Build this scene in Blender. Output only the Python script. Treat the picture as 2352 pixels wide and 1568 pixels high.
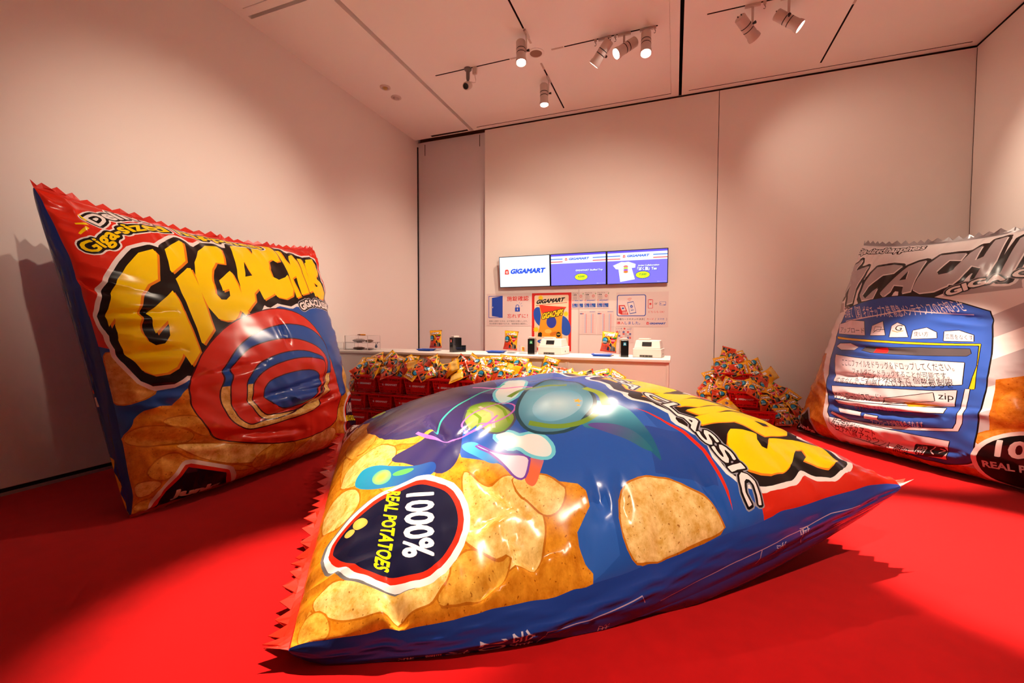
import bpy, bmesh, math, random
import numpy as np
from mathutils import Vector, Matrix, Euler
from mathutils.geometry import delaunay_2d_cdt

for o in list(bpy.data.objects):
    bpy.data.objects.remove(o)
SC = bpy.context.scene
COL = SC.collection

# ------------------------------------------------------------------ camera
FPX, YAW, PITCH, ROLL, CAMH = 996.4, 0.35777, -0.03925, 0.00263, 1.25
def cam_axes():
    cy, sy = math.cos(YAW), math.sin(YAW)
    f = Vector((-sy*math.cos(PITCH), cy*math.cos(PITCH), math.sin(PITCH)))
    r = Vector((cy, sy, 0)); u = r.cross(f)
    c, s = math.cos(ROLL), math.sin(ROLL)
    return c*r+s*u, -s*r+c*u, f
_r, _u, _f = cam_axes()
camd = bpy.data.cameras.new('camera'); cam = bpy.data.objects.new('camera', camd); COL.objects.link(cam)
camd.sensor_width = 36; camd.lens = FPX/2352*36; camd.clip_start = .05
cam.matrix_world = Matrix(((_r.x, _u.x, -_f.x, 0), (_r.y, _u.y, -_f.y, 0), (_r.z, _u.z, -_f.z, CAMH), (0, 0, 0, 1)))
SC.camera = cam

# ------------------------------------------------------------------ world, exposure
w = bpy.data.worlds.new('world'); SC.world = w; w.use_nodes = True
w.node_tree.nodes['Background'].inputs[0].default_value = (1, .86, .76, 1)
w.node_tree.nodes['Background'].inputs[1].default_value = .02
SC.view_settings.view_transform = 'Standard'; SC.view_settings.look = 'None'
SC.view_settings.gamma = 1; SC.view_settings.exposure = 0.08; SC.view_settings.use_curve_mapping = False

# ceiling spotlights: mount point on the track, aim direction, power (W), cone (deg), blend
WARM = (1, .80, .62)
SPOTS = [  # in view
    ((-1.66, 4.89), (.10, -.22, -1), 420, 52, .8),
    ((-1.67, 5.88), (.05, -.06, -1), 620, 70, .9),
    ((-.82, 5.29), (-.66, .23, -.71), 260, 76, 1),
    ((-.60, 5.29), (-.68, -.40, -.56), 330, 60, 1),
    ((-.35, 5.29), (.02, -.30, -1), 520, 52, .7),
    ((.72, 5.29), (.60, .59, -.54), 55, 84, 1),
    ((1.05, 5.29), (.80, -.02, -.66), 260, 64, 1),
    # further along the same tracks, above and behind the photographer
    ((-1.67, 3.0), (.03, -.35, -1), 2300, 26, .8),
    ((1.71, 4.3), (.02, -.28, -1), 3200, 25, .5),
    ((-.25, .85), (-3.95, 2.3, -2.3), 430, 46, 1),
    ((.9, 1.6), (-2.3, 5.3, -3.3), 900, 62, 1),
    ((1.71, 2.8), (.05, .50, -1), 1900, 22, .6),
    ((1.71, .8), (.55, .60, -.6), 110, 84, 1),
    ((.75, -.3), (-.14, .62, -.9), 800, 46, .8),
]

# ------------------------------------------------------------------ helpers: tagging, materials
def tag(o, label=None, cat=None, group=None, kind=None):
    if label: o['label'] = label
    if cat: o['category'] = cat
    if group: o['group'] = group
    if kind: o['kind'] = kind
    return o
def empty(name, loc=(0, 0, 0), rz=0, parent=None):
    o = bpy.data.objects.new(name, None); COL.objects.link(o)
    o.location = loc; o.rotation_euler = (0, 0, rz); o.empty_display_size = .1
    if parent: o.parent = parent
    return o
def srgb(r, g, b):
    f = lambda c: c/12.92 if c <= .04045 else ((c+.055)/1.055)**2.4
    return (f(r/255), f(g/255), f(b/255))
def mat(name, col, rough=.5, metal=0, spec=.5, bump=0, bscale=200, emit=0, coat=0, trans=0, var=0, ior=1.45, alpha=1):
    m = bpy.data.materials.new(name); m.use_nodes = True
    nt = m.node_tree; b = nt.nodes['Principled BSDF']
    b.inputs['Base Color'].default_value = (*col, 1)
    b.inputs['Roughness'].default_value = rough; b.inputs['Metallic'].default_value = metal
    b.inputs['Specular IOR Level'].default_value = spec; b.inputs['Coat Weight'].default_value = coat
    b.inputs['Transmission Weight'].default_value = trans; b.inputs['IOR'].default_value = ior
    b.inputs['Alpha'].default_value = alpha
    if emit:
        b.inputs['Emission Color'].default_value = (*col, 1); b.inputs['Emission Strength'].default_value = emit
    if bump or var:
        tc = nt.nodes.new('ShaderNodeTexCoord'); nz = nt.nodes.new('ShaderNodeTexNoise')
        nz.inputs['Scale'].default_value = bscale; nz.inputs['Detail'].default_value = 4
        nt.links.new(tc.outputs['Object'], nz.inputs['Vector'])
        if bump:
            bp = nt.nodes.new('ShaderNodeBump'); bp.inputs['Strength'].default_value = bump; bp.inputs['Distance'].default_value = .01
            nt.links.new(nz.outputs['Fac'], bp.inputs['Height']); nt.links.new(bp.outputs['Normal'], b.inputs['Normal'])
        if var:
            mx = nt.nodes.new('ShaderNodeMix'); mx.data_type = 'RGBA'
            mx.inputs['A'].default_value = (*[c*(1-var) for c in col], 1); mx.inputs['B'].default_value = (*[min(1, c*(1+var)) for c in col], 1)
            nt.links.new(nz.outputs['Fac'], mx.inputs['Factor']); nt.links.new(mx.outputs['Result'], b.inputs['Base Color'])
    return m
def print_mat(name, rough=.3, coat=.0, spec=.5, emit=0, texture=True):
    """printed film or paper: colour from the mesh's print layer; its alpha says how much chip grain it carries"""
    m = bpy.data.materials.new(name); m.use_nodes = True
    nt = m.node_tree; b = nt.nodes['Principled BSDF']; N = nt.nodes.new; K = nt.links.new
    a = N('ShaderNodeAttribute'); a.attribute_name = 'Col'
    b.inputs['Roughness'].default_value = rough; b.inputs['Coat Weight'].default_value = coat
    b.inputs['Coat Roughness'].default_value = .15; b.inputs['Specular IOR Level'].default_value = spec
    out = a.outputs['Color']
    if texture:
        uv = N('ShaderNodeUVMap')
        n1 = N('ShaderNodeTexNoise'); n1.inputs['Scale'].default_value = 16; n1.inputs['Detail'].default_value = 5; n1.inputs['Roughness'].default_value = .7
        K(uv.outputs['UV'], n1.inputs['Vector'])
        r1 = N('ShaderNodeValToRGB'); r1.color_ramp.elements[0].position = .36; r1.color_ramp.elements[1].position = .66
        r1.color_ramp.elements[0].color = (.74, .58, .28, 1); r1.color_ramp.elements[1].color = (1.12, 1.18, 1.36, 1)
        K(n1.outputs['Fac'], r1.inputs['Fac'])
        n2 = N('ShaderNodeTexNoise'); n2.inputs['Scale'].default_value = 62; n2.inputs['Detail'].default_value = 2
        K(uv.outputs['UV'], n2.inputs['Vector'])
        r2 = N('ShaderNodeValToRGB'); r2.color_ramp.elements[0].position = .29; r2.color_ramp.elements[1].position = .345
        r2.color_ramp.elements[0].color = (.5, .33, .16, 1); r2.color_ramp.elements[1].color = (1, 1, 1, 1)
        K(n2.outputs['Fac'], r2.inputs['Fac'])
        m1 = N('ShaderNodeMix'); m1.data_type = 'RGBA'; m1.blend_type = 'MULTIPLY'; K(a.outputs['Alpha'], m1.inputs['Factor'])
        K(out, m1.inputs['A']); K(r1.outputs['Color'], m1.inputs['B'])
        m2 = N('ShaderNodeMix'); m2.data_type = 'RGBA'; m2.blend_type = 'MULTIPLY'; K(a.outputs['Alpha'], m2.inputs['Factor'])
        K(m1.outputs['Result'], m2.inputs['A']); K(r2.outputs['Color'], m2.inputs['B'])
        out = m2.outputs['Result']
    if emit:
        b.inputs['Base Color'].default_value = (.02, .02, .02, 1)
        K(out, b.inputs['Emission Color']); b.inputs['Emission Strength'].default_value = emit
    else:
        K(out, b.inputs['Base Color'])
    return m

# ------------------------------------------------------------------ helpers: meshes
def mesh_obj(name, V, Fc, m, parent=None, smooth=False, bevel=0):
    me = bpy.data.meshes.new(name); me.from_pydata([tuple(v) for v in V], [], [tuple(f) for f in Fc]); me.update()
    if m: me.materials.append(m)
    if smooth: me.shade_smooth()
    o = bpy.data.objects.new(name, me); COL.objects.link(o)
    if parent: o.parent = parent
    return o
class MB:
    def __init__(s): s.v = []; s.f = []
    def add(s, V, Fc):
        n = len(s.v); s.v += [tuple(v) for v in V]; s.f += [tuple(i+n for i in f) for f in Fc]; return s
    def box(s, x0, x1, y0, y1, z0, z1, M=None):
        V = [Vector((x, y, z)) for z in (z0, z1) for y in (y0, y1) for x in (x0, x1)]
        if M: V = [M @ v for v in V]
        return s.add(V, [(0, 2, 3, 1), (4, 5, 7, 6), (0, 1, 5, 4), (1, 3, 7, 5), (3, 2, 6, 7), (2, 0, 4, 6)])
    def cyl(s, a, b, r0, r1=None, n=16, cap=True):
        a, b = Vector(a), Vector(b); r1 = r0 if r1 is None else r1
        d = (b-a).normalized(); x = d.orthogonal().normalized(); y = d.cross(x)
        V = []
        for p, r in ((a, r0), (b, r1)):
            V += [p+(x*math.cos(2*math.pi*i/n)+y*math.sin(2*math.pi*i/n))*r for i in range(n)]
        Fc = [(i, (i+1) % n, n+(i+1) % n, n+i) for i in range(n)]
        if cap: Fc += [tuple(range(n))[::-1], tuple(range(n, 2*n))]
        return s.add(V, Fc)
    def lathe(s, prof, n=20, M=None):
        V = []; k = len(prof)
        for i in range(n):
            t = 2*math.pi*i/n
            V += [Vector((r*math.cos(t), r*math.sin(t), z)) for r, z in prof]
        if M: V = [M @ v for v in V]
        return s.add(V, [(i*k+j, ((i+1) % n)*k+j, ((i+1) % n)*k+j+1, i*k+j+1) for i in range(n) for j in range(k-1)])
    def tube(s, pts, r, n=8):
        pts = [Vector(p) for p in pts]; V = []; k = len(pts)
        for i, p in enumerate(pts):
            d = (pts[min(i+1, k-1)]-pts[max(i-1, 0)]).normalized()
            x = d.cross(Vector((.3, .2, .93))).normalized(); y = d.cross(x)
            V += [p+(x*math.cos(2*math.pi*j/n)+y*math.sin(2*math.pi*j/n))*r for j in range(n)]
        Fc = [(i*n+j, i*n+(j+1) % n, (i+1)*n+(j+1) % n, (i+1)*n+j) for i in range(k-1) for j in range(n)]
        return s.add(V, Fc+[tuple(range(n))[::-1], tuple(range((k-1)*n, k*n))])
    def build(s, name, m, parent=None, smooth=False, bevel=0):
        me = bpy.data.meshes.new(name)
        bm = bmesh.new()
        vs = [bm.verts.new(v) for v in s.v]
        for f in s.f:
            try: bm.faces.new([vs[i] for i in f])
            except ValueError: pass
        bmesh.ops.recalc_face_normals(bm, faces=bm.faces)
        if bevel:
            bmesh.ops.bevel(bm, geom=[e for e in bm.edges if e.calc_face_angle(0) > .5], offset=bevel, segments=2, profile=.5, affect='EDGES')
        bm.to_mesh(me); bm.free()
        if m: me.materials.append(m)
        if smooth:
            me.shade_smooth()
            if hasattr(me, 'set_sharp_from_angle'): me.set_sharp_from_angle(angle=math.radians(35))
        o = bpy.data.objects.new(name, me); COL.objects.link(o)
        if parent: o.parent = parent
        return o
def copy_tree(o, parent=None):
    c = o.copy(); COL.objects.link(c)
    if parent: c.parent = parent
    for ch in list(o.children): copy_tree(ch, c)
    return c

# ------------------------------------------------------------------ helpers: flat artwork (rings of points), lettering, outlines
A2 = lambda l: np.array(l, float).reshape(-1, 2)
def pip(P, rings):
    ins = np.zeros(len(P), bool)
    for R in rings:
        lo, hi = R.min(0), R.max(0)
        c = np.where((P[:, 0] >= lo[0]) & (P[:, 0] <= hi[0]) & (P[:, 1] >= lo[1]) & (P[:, 1] <= hi[1]))[0]
        if not len(c): continue
        q = P[c]; k = np.zeros(len(c), bool); A = R; B = np.roll(R, -1, 0)
        for i in range(len(R)):
            a, b = A[i], B[i]
            if a[1] == b[1]: continue
            x = (b[0]-a[0])*(q[:, 1]-a[1])/(b[1]-a[1])+a[0]
            k ^= ((a[1] > q[:, 1]) != (b[1] > q[:, 1])) & (q[:, 0] < x)
        ins[c] ^= k
    return ins
def offset(rings, d, h):
    """rounded outline at distance d around a set of rings (distance field + marching squares)"""
    allp = np.concatenate(rings); lo = allp.min(0)-abs(d)-3*h; hi = allp.max(0)+abs(d)+3*h
    nx, ny = (np.ceil((hi-lo)/h)).astype(int)+1
    xs = lo[0]+h*np.arange(nx); ys = lo[1]+h*np.arange(ny)
    D = np.full((ny, nx), abs(d)+2*h); m = abs(d)+2*h
    for R in rings:
        for a, b in zip(R, np.roll(R, -1, 0)):
            i0, i1 = np.searchsorted(xs, [min(a[0], b[0])-m, max(a[0], b[0])+m]); j0, j1 = np.searchsorted(ys, [min(a[1], b[1])-m, max(a[1], b[1])+m])
            X, Y = np.meshgrid(xs[i0:i1], ys[j0:j1]); e = b-a; l2 = max(e@e, 1e-12)
            t = np.clip(((X-a[0])*e[0]+(Y-a[1])*e[1])/l2, 0, 1)
            D[j0:j1, i0:i1] = np.minimum(D[j0:j1, i0:i1], np.hypot(X-a[0]-t*e[0], Y-a[1]-t*e[1]))
    X, Y = np.meshgrid(xs, ys); ins = np.zeros(X.size, bool); P = np.stack([X.ravel(), Y.ravel()], 1)
    for R in rings_union(rings): ins |= pip(P, R)
    V = np.where(ins.reshape(X.shape), -D, D)-d
    V[np.abs(V) < 1e-9] = 1e-9
    S = V < 0; seg = {}
    def ex(j, i): t = V[j, i]/(V[j, i]-V[j, i+1]); return (xs[i]+t*h, ys[j])
    def ey(j, i): t = V[j, i]/(V[j, i]-V[j+1, i]); return (xs[i], ys[j]+t*h)
    pos = {}; adj = {}
    cells = np.argwhere((S[:-1, :-1] != S[:-1, 1:]) | (S[:-1, :-1] != S[1:, :-1]) | (S[:-1, :-1] != S[1:, 1:]))
    for j, i in cells:
        k = []
        if S[j, i] != S[j, i+1]: k.append(('x', j, i)); pos[k[-1]] = ex(j, i)
        if S[j, i+1] != S[j+1, i+1]: k.append(('y', j, i+1)); pos[k[-1]] = ey(j, i+1)
        if S[j+1, i] != S[j+1, i+1]: k.append(('x', j+1, i)); pos[k[-1]] = ex(j+1, i)
        if S[j, i] != S[j+1, i]: k.append(('y', j, i)); pos[k[-1]] = ey(j, i)
        for a, b in ((0, 1), (2, 3))[:len(k)//2]:
            adj.setdefault(k[a], []).append(k[b]); adj.setdefault(k[b], []).append(k[a])
    out = []; seen = set()
    for s0 in adj:
        if s0 in seen: continue
        loop = [s0]; seen.add(s0); cur = s0
        while True:
            nx_ = [q for q in adj[cur] if q not in seen]
            if not nx_: break
            cur = nx_[0]; seen.add(cur); loop.append(cur)
        if len(loop) > 5: out.append(simplify(np.array([pos[k] for k in loop]), h*.12))
    return out
def rings_union(rings):
    """group rings so that letters that overlap add up instead of cancelling: each outer ring with the holes inside it"""
    area = [abs(np.sum(R[:, 0]*np.roll(R[:, 1], -1)-np.roll(R[:, 0], -1)*R[:, 1])) for R in rings]
    order = np.argsort(area)[::-1]; groups = []
    for i in order:
        R = rings[i]; host = None
        for g in groups:
            if g[0].min(0)[0] <= R.min(0)[0] and g[0].min(0)[1] <= R.min(0)[1] and g[0].max(0)[0] >= R.max(0)[0] and g[0].max(0)[1] >= R.max(0)[1] and pip(R, [g[0]]).mean() > .9:
                host = g; break
        if host is not None: host.append(R)
        else: groups.append([R])
    return groups
def simplify(R, tol):
    keep = [0]; i = 0; n = len(R)
    while i < n-1:
        j = min(i+2, n-1)
        while j < n-1 and j-i < 14:
            a, b = R[i], R[j+1]; e = b-a; L = np.hypot(*e)+1e-12; q = R[i+1:j+1]-a
            if np.max(np.abs(q[:, 0]*e[1]-q[:, 1]*e[0]))/L > tol: break
            j += 1
        keep.append(j); i = j
    return R[keep[:-1]] if len(keep) > 4 else R
_tc = {}
def text(s, res=3):
    """outline rings of a line of lettering, height ~1 em"""
    if s in _tc: return [r.copy() for r in _tc[s]]
    cu = bpy.data.curves.new('txt', 'FONT'); cu.body = s; cu.resolution_u = res
    ob = bpy.data.objects.new('txt', cu); COL.objects.link(ob)
    dg = bpy.context.evaluated_depsgraph_get(); dg.update()
    me = ob.evaluated_get(dg).to_mesh()
    V = np.array([v.co[:2] for v in me.vertices]); cnt = {}
    for p in me.polygons:
        vs = list(p.vertices)
        for a, b in zip(vs, vs[1:]+vs[:1]): cnt[(a, b)] = 1
    nxt = {}
    key = {}
    rep = []
    for v in V: rep.append(key.setdefault((round(v[0], 5), round(v[1], 5)), len(rep)))
    ed = set((rep[a], rep[b]) for a, b in cnt)
    for a, b in ed:
        if (b, a) not in ed and a != b: nxt.setdefault(a, []).append(b)
    rings = []
    while nxt:
        a0 = next(iter(nxt)); R = []; a = a0
        while a in nxt:
            b = nxt[a].pop()
            if not nxt[a]: del nxt[a]
            R.append(a); a = b
            if a == a0: break
        if len(R) > 2: rings.append(V[R])
    ob.evaluated_get(dg).to_mesh_clear(); bpy.data.objects.remove(ob); bpy.data.curves.remove(cu)
    _tc[s] = rings
    return [r.copy() for r in rings]
def bold(rings, d): return offset(rings, d, max(.02, d*.5)) if d else rings
def ext(rings):
    p = np.concatenate(rings); return p.min(0), p.max(0)
def fit(rings, BL, BR, TL):
    """lay lettering into the parallelogram BL-BR-TL"""
    lo, hi = ext(rings); BL, BR, TL = map(np.array, (BL, BR, TL))
    return [BL+((r[:, :1]-lo[0])/(hi[0]-lo[0]))*(BR-BL)+((r[:, 1:]-lo[1])/(hi[1]-lo[1]))*(TL-BL) for r in rings]
def box_text(s, x0, x1, y0, y1, b=0, slant=0):
    r = text(s)
    if b: r = bold(r, b)
    return fit(r, (x0, y0), (x1, y0), (x0+slant*(y1-y0), y1))
def along(rings, curve, height, length=None):
    """lay lettering along a polyline, letters upright on it"""
    C = np.array(curve, float); d = np.hypot(*np.diff(C, axis=0).T); L = np.r_[0, np.cumsum(d)]
    lo, hi = ext(rings); length = length or L[-1]; k = length/(hi[0]-lo[0]); ks = height/(hi[1]-lo[1]); out = []
    tt = np.gradient(C, L, axis=0)
    for r in rings:
        s = (r[:, 0]-lo[0])*k; p = np.stack([np.interp(s, L, C[:, 0]), np.interp(s, L, C[:, 1])], 1)
        t = np.stack([np.interp(s, L, tt[:, 0]), np.interp(s, L, tt[:, 1])], 1); t /= np.linalg.norm(t, axis=1, keepdims=True)
        out.append(p+np.stack([-t[:, 1], t[:, 0]], 1)*((r[:, 1]-lo[1])*ks)[:, None])
    return out
def rect(x0, y0, x1, y1): return A2([x0, y0, x1, y0, x1, y1, x0, y1])
def rrect(x0, y0, x1, y1, r, n=5):
    P = []
    for cx, cy, a in ((x1-r, y0+r, -90), (x1-r, y1-r, 0), (x0+r, y1-r, 90), (x0+r, y0+r, 180)):
        P += [(cx+r*math.cos(math.radians(a+90*i/n)), cy+r*math.sin(math.radians(a+90*i/n))) for i in range(n+1)]
    return np.array(P)
def ell(cx, cy, rx, ry, n=28, rot=0):
    t = np.linspace(0, 2*np.pi, n, endpoint=False); c, s = math.cos(rot), math.sin(rot)
    x, y = rx*np.cos(t), ry*np.sin(t); return np.stack([cx+x*c-y*s, cy+x*s+y*c], 1)
def star(cx, cy, r0, r1, n, rot=0, sy=1):
    t = np.arange(2*n)*np.pi/n+rot; r = np.where(np.arange(2*n) % 2, r1, r0)
    return np.stack([cx+r*np.cos(t), cy+sy*r*np.sin(t)], 1)
def stroke(pts, w0, w1=None):
    P = np.array(pts, float).reshape(-1, 2); w1 = w0 if w1 is None else w1
    t = np.gradient(P, axis=0); t /= np.linalg.norm(t, axis=1, keepdims=True)+1e-9; n = np.stack([-t[:, 1], t[:, 0]], 1)
    w = np.linspace(w0, w1, len(P))[:, None]/2
    return np.concatenate([P+n*w, (P-n*w)[::-1]])
def smoothline(P, n=3):
    P = np.array(P, float).reshape(-1, 2)
    for _ in range(n):
        Q = np.stack([.75*P[:-1]+.25*P[1:], .25*P[:-1]+.75*P[1:]], 1).reshape(-1, 2); P = np.concatenate([P[:1], Q, P[-1:]])
    return P
def smoothring(R, n=3):
    for _ in range(n):
        Q = np.roll(R, -1, 0); R = np.stack([.75*R+.25*Q, .25*R+.75*Q], 1).reshape(-1, 2)
        if len(R) > 160: break
    return R
class Lay:
    """one print layer: rings, colour (rgb or function of points), chip-grain amount"""
    def __init__(s, rings, col, tex=0): s.r = [np.asarray(r, float) for r in (rings if isinstance(rings, list) else [rings])]; s.c = col; s.t = tex
def sheet(name, W, L, layers, nu, nv, mapper, m, parent=None, flip=False, thick=0, eps=1e-5, base=(1, 1, 1), btex=0, holes=None, smooth=True, normals=True, scale=(1, 1)):
    """cut the rectangle W x L along every printed edge, colour each piece, and lay it on a surface"""
    hu, hv = W/nu, L/nv; hmax = max(hu, hv)
    gx, gy = np.meshgrid(np.linspace(0, W, nu+1), np.linspace(0, L, nv+1))
    pts = np.stack([gx.ravel(), gy.ravel()], 1); P = [tuple(p) for p in pts]; E = []
    idx = np.arange((nu+1)*(nv+1)).reshape(nv+1, nu+1)
    for row in (idx[0], idx[-1], idx[:, 0], idx[:, -1]): E += [(int(a), int(b)) for a, b in zip(row[:-1], row[1:])]
    allr = [r for l in layers for r in l.r]+(holes or [])
    for R in allr:
        if R[:, 0].max() < 0 or R[:, 0].min() > W or R[:, 1].max() < 0 or R[:, 1].min() > L: continue
        Q = []
        for a, b in zip(R, np.roll(R, -1, 0)):
            k = max(1, int(np.ceil(np.hypot(*(b-a))/hmax))); Q += [a+(b-a)*i/k for i in range(k)]
        n0 = len(P); P += [tuple(q) for q in Q]; n = len(Q)
        E += [(n0+i, n0+(i+1) % n) for i in range(n)]
    ov, oe, of, *_ = delaunay_2d_cdt([Vector(p) for p in P], E, [], 0, eps, False)
    V = np.array([v[:] for v in ov]); T = np.array([f for f in of if len(f) == 3])
    cen = V[T].mean(1)
    ar = np.abs(np.cross(V[T[:, 1]]-V[T[:, 0]], V[T[:, 2]]-V[T[:, 0]]))
    ok = (cen[:, 0] > 0) & (cen[:, 0] < W) & (cen[:, 1] > 0) & (cen[:, 1] < L) & (ar > 1e-11)
    if holes:
        for R in holes: ok &= ~pip(cen, [R])
    T = T[ok]; cen = cen[ok]
    own = np.full(len(T), -1)
    for li in range(len(layers)-1, -1, -1):
        c = np.where(own < 0)[0]
        if len(c): own[c[pip(cen[c], layers[li].r)]] = li
    used, inv = np.unique(T, return_inverse=True); V = V[used]; T = inv.reshape(T.shape)
    V[:, 0] = np.clip(V[:, 0], 0, W); V[:, 1] = np.clip(V[:, 1], 0, L)
    X = mapper(V[:, 0], V[:, 1])
    colr = np.ones((len(T), 3, 4)); colr[:, :, :3] = base; colr[:, :, 3] = btex
    for li, l in enumerate(layers):
        k = np.where(own == li)[0]
        if not len(k): continue
        colr[k, :, :3] = l.c(V[T[k]].reshape(-1, 2)).reshape(-1, 3, 3) if callable(l.c) else l.c
        colr[k, :, 3] = l.t
    e = min(hu, hv)*.25
    nrm = None
    if normals:
        uu = V[:, 0]; vv = V[:, 1]
        du = mapper(np.minimum(uu+e, W), vv)-mapper(np.maximum(uu-e, 0), vv); dv = mapper(uu, np.minimum(vv+e, L))-mapper(uu, np.maximum(vv-e, 0))
        nrm = np.cross(du, dv); ln = np.linalg.norm(nrm, axis=1, keepdims=True); nrm = nrm/np.maximum(ln, 1e-12)
    if flip:
        T = T[:, ::-1]; colr = colr[:, ::-1]; nrm = None if nrm is None else -nrm
    me = bpy.data.meshes.new(name); me.from_pydata(X.tolist(), [], T.tolist()); me.update()
    ca = me.color_attributes.new('Col', 'FLOAT_COLOR', 'CORNER'); ca.data.foreach_set('color', colr.reshape(-1))
    uvl = me.uv_layers.new(name='UVMap'); uvl.data.foreach_set('uv', (V[T]*np.array(scale)).reshape(-1))
    me.materials.append(m)
    if normals:
        me.shade_smooth(); bad = np.linalg.norm(nrm, axis=1) < .5
        vn = np.array([v.normal[:] for v in me.vertices]); nrm[bad] = vn[bad]
        me.normals_split_custom_set_from_vertices(nrm.tolist())
    o = bpy.data.objects.new(name, me); COL.objects.link(o)
    if parent: o.parent = parent
    return o

# ------------------------------------------------------------------ the room
XL, XR, YB, YF, ZC = -4.53, 3.36, 6.97, -4.0, 4.626
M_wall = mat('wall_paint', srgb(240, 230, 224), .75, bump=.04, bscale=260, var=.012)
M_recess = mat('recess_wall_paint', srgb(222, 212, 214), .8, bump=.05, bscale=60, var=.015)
M_ceil = mat('ceiling_paint', srgb(250, 242, 236), .85, bump=.03, bscale=300, var=.01)
M_dark = mat('shadow_gap_black', (.012, .010, .009), .8)
M_track = mat('track_brown', (.05, .028, .02), .6)
M_alu = mat('aluminium_trim', (.55, .53, .5), .45, metal=.6)
def carpet():
    m = mat('red_carpet', srgb(184, 3, 6), .95, spec=.15)
    nt = m.node_tree; b = nt.nodes['Principled BSDF']; N = nt.nodes.new; K = nt.links.new
    tc = N('ShaderNodeTexCoord'); n1 = N('ShaderNodeTexNoise'); n1.inputs['Scale'].default_value = 900; n1.inputs['Detail'].default_value = 2
    n2 = N('ShaderNodeTexNoise'); n2.inputs['Scale'].default_value = 9; n2.inputs['Detail'].default_value = 5
    K(tc.outputs['Object'], n1.inputs['Vector']); K(tc.outputs['Object'], n2.inputs['Vector'])
    r = N('ShaderNodeValToRGB'); r.color_ramp.elements[0].position = .3; r.color_ramp.elements[1].position = .7
    r.color_ramp.elements[0].color = (*srgb(166, 2, 5), 1); r.color_ramp.elements[1].color = (*srgb(198, 5, 9), 1)
    ad = N('ShaderNodeMath'); ad.operation = 'MULTIPLY_ADD'; ad.inputs[1].default_value = .35; K(n2.outputs['Fac'], ad.inputs[0])
    ml = N('ShaderNodeMath'); ml.operation = 'MULTIPLY'; ml.inputs[1].default_value = .65; K(n1.outputs['Fac'], ml.inputs[0]); K(ml.outputs[0], ad.inputs[2])
    K(ad.outputs[0], r.inputs['Fac']); K(r.outputs['Color'], b.inputs['Base Color'])
    bp = N('ShaderNodeBump'); bp.inputs['Strength'].default_value = .25; bp.inputs['Distance'].default_value = .004
    K(n1.outputs['Fac'], bp.inputs['Height']); K(bp.outputs['Normal'], b.inputs['Normal'])
    b.inputs['Sheen Weight'].default_value = .08
    return m
def structure(o, label, cat):
    return tag(o, label, cat, kind='structure')
structure(MB().box(XL-.2, XR+.2, YF-.2, 7.35, -.12, 0).build('floor', carpet()), 'bright red carpet covering the whole floor', 'floor')
structure(MB().box(XL-.2, XL, YF-.2, 7.35, .055, 4.80).build('wall_left', M_wall), 'tall plain white wall behind the upright colourful bag', 'wall')
structure(MB().box(XR, XR+.2, YF-.2, 7.35, 0, 4.60).build('wall_right', M_wall), 'white wall beside the grey and blue bag', 'wall')
structure(MB().box(XL, XR, YF-.2, YF, 0, 4.80).build('wall_front', M_wall), 'white wall behind the photographer', 'wall')
wb = structure(empty('wall_back', (0, YB, 0)), 'white panelled wall carrying the three screens', 'wall')
MB().box(-3.115, .546, 0, .06, 0, 4.595).build('wall_panel', M_wall, wb)
MB().box(.554, XR, 0, .06, 0, 4.595).build('wall_panel', M_wall, wb)
MB().box(.54, .56, .02, .05, 0, 4.595).build('seam_backing', M_dark, wb)
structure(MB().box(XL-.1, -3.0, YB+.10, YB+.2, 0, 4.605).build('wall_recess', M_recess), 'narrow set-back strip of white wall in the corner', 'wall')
structure(MB().box(XL, XL+.018, YB+.082, YB+.10, 0, 4.53).build('trim_1', M_dark), 'dark vertical joint in the back left corner', 'trim')
structure(MB().box(XR-.004, XR, YB-.004, YB, 0, 4.59).build('trim_2', M_track), 'thin joint in the back right corner', 'trim')
structure(MB().box(XL-.2, XR+.2, YB+.2, YB+.4, 4.3, 5.0).build('trim_3', mat('cove_brown', srgb(150, 108, 84), .7)), 'dark void above the back wall', 'trim')
structure(MB().box(XR+.02, XR+.2, YF, 7.2, 4.6, 4.9).build('trim_4', M_dark), 'dark gap over the right wall', 'trim')
bb = structure(empty('baseboard_left', (XL, 0, 0)), 'black shadow gap with a pale strip along the left wall', 'baseboard')
MB().box(-.15, -.006, YF, 7.05, .024, .055).build('shadow_gap', M_dark, bb)
MB().box(-.15, .004, YF, 7.05, 0, .024).build('metal_strip', M_alu, bb)
for k, (x, y, zz) in enumerate(((-4.37, YB+.098, 4.36), (-3.26, YB+.098, 4.38))):
    structure(MB().box(x-.004, x+.004, y-.004, y+.02, zz, zz+.2).build('trim_%d' % (5+k), M_track), ['thin dark slit in the recess wall by the left corner', 'thin dark slit in the recess wall by the panel edge'][k], 'trim')

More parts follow.
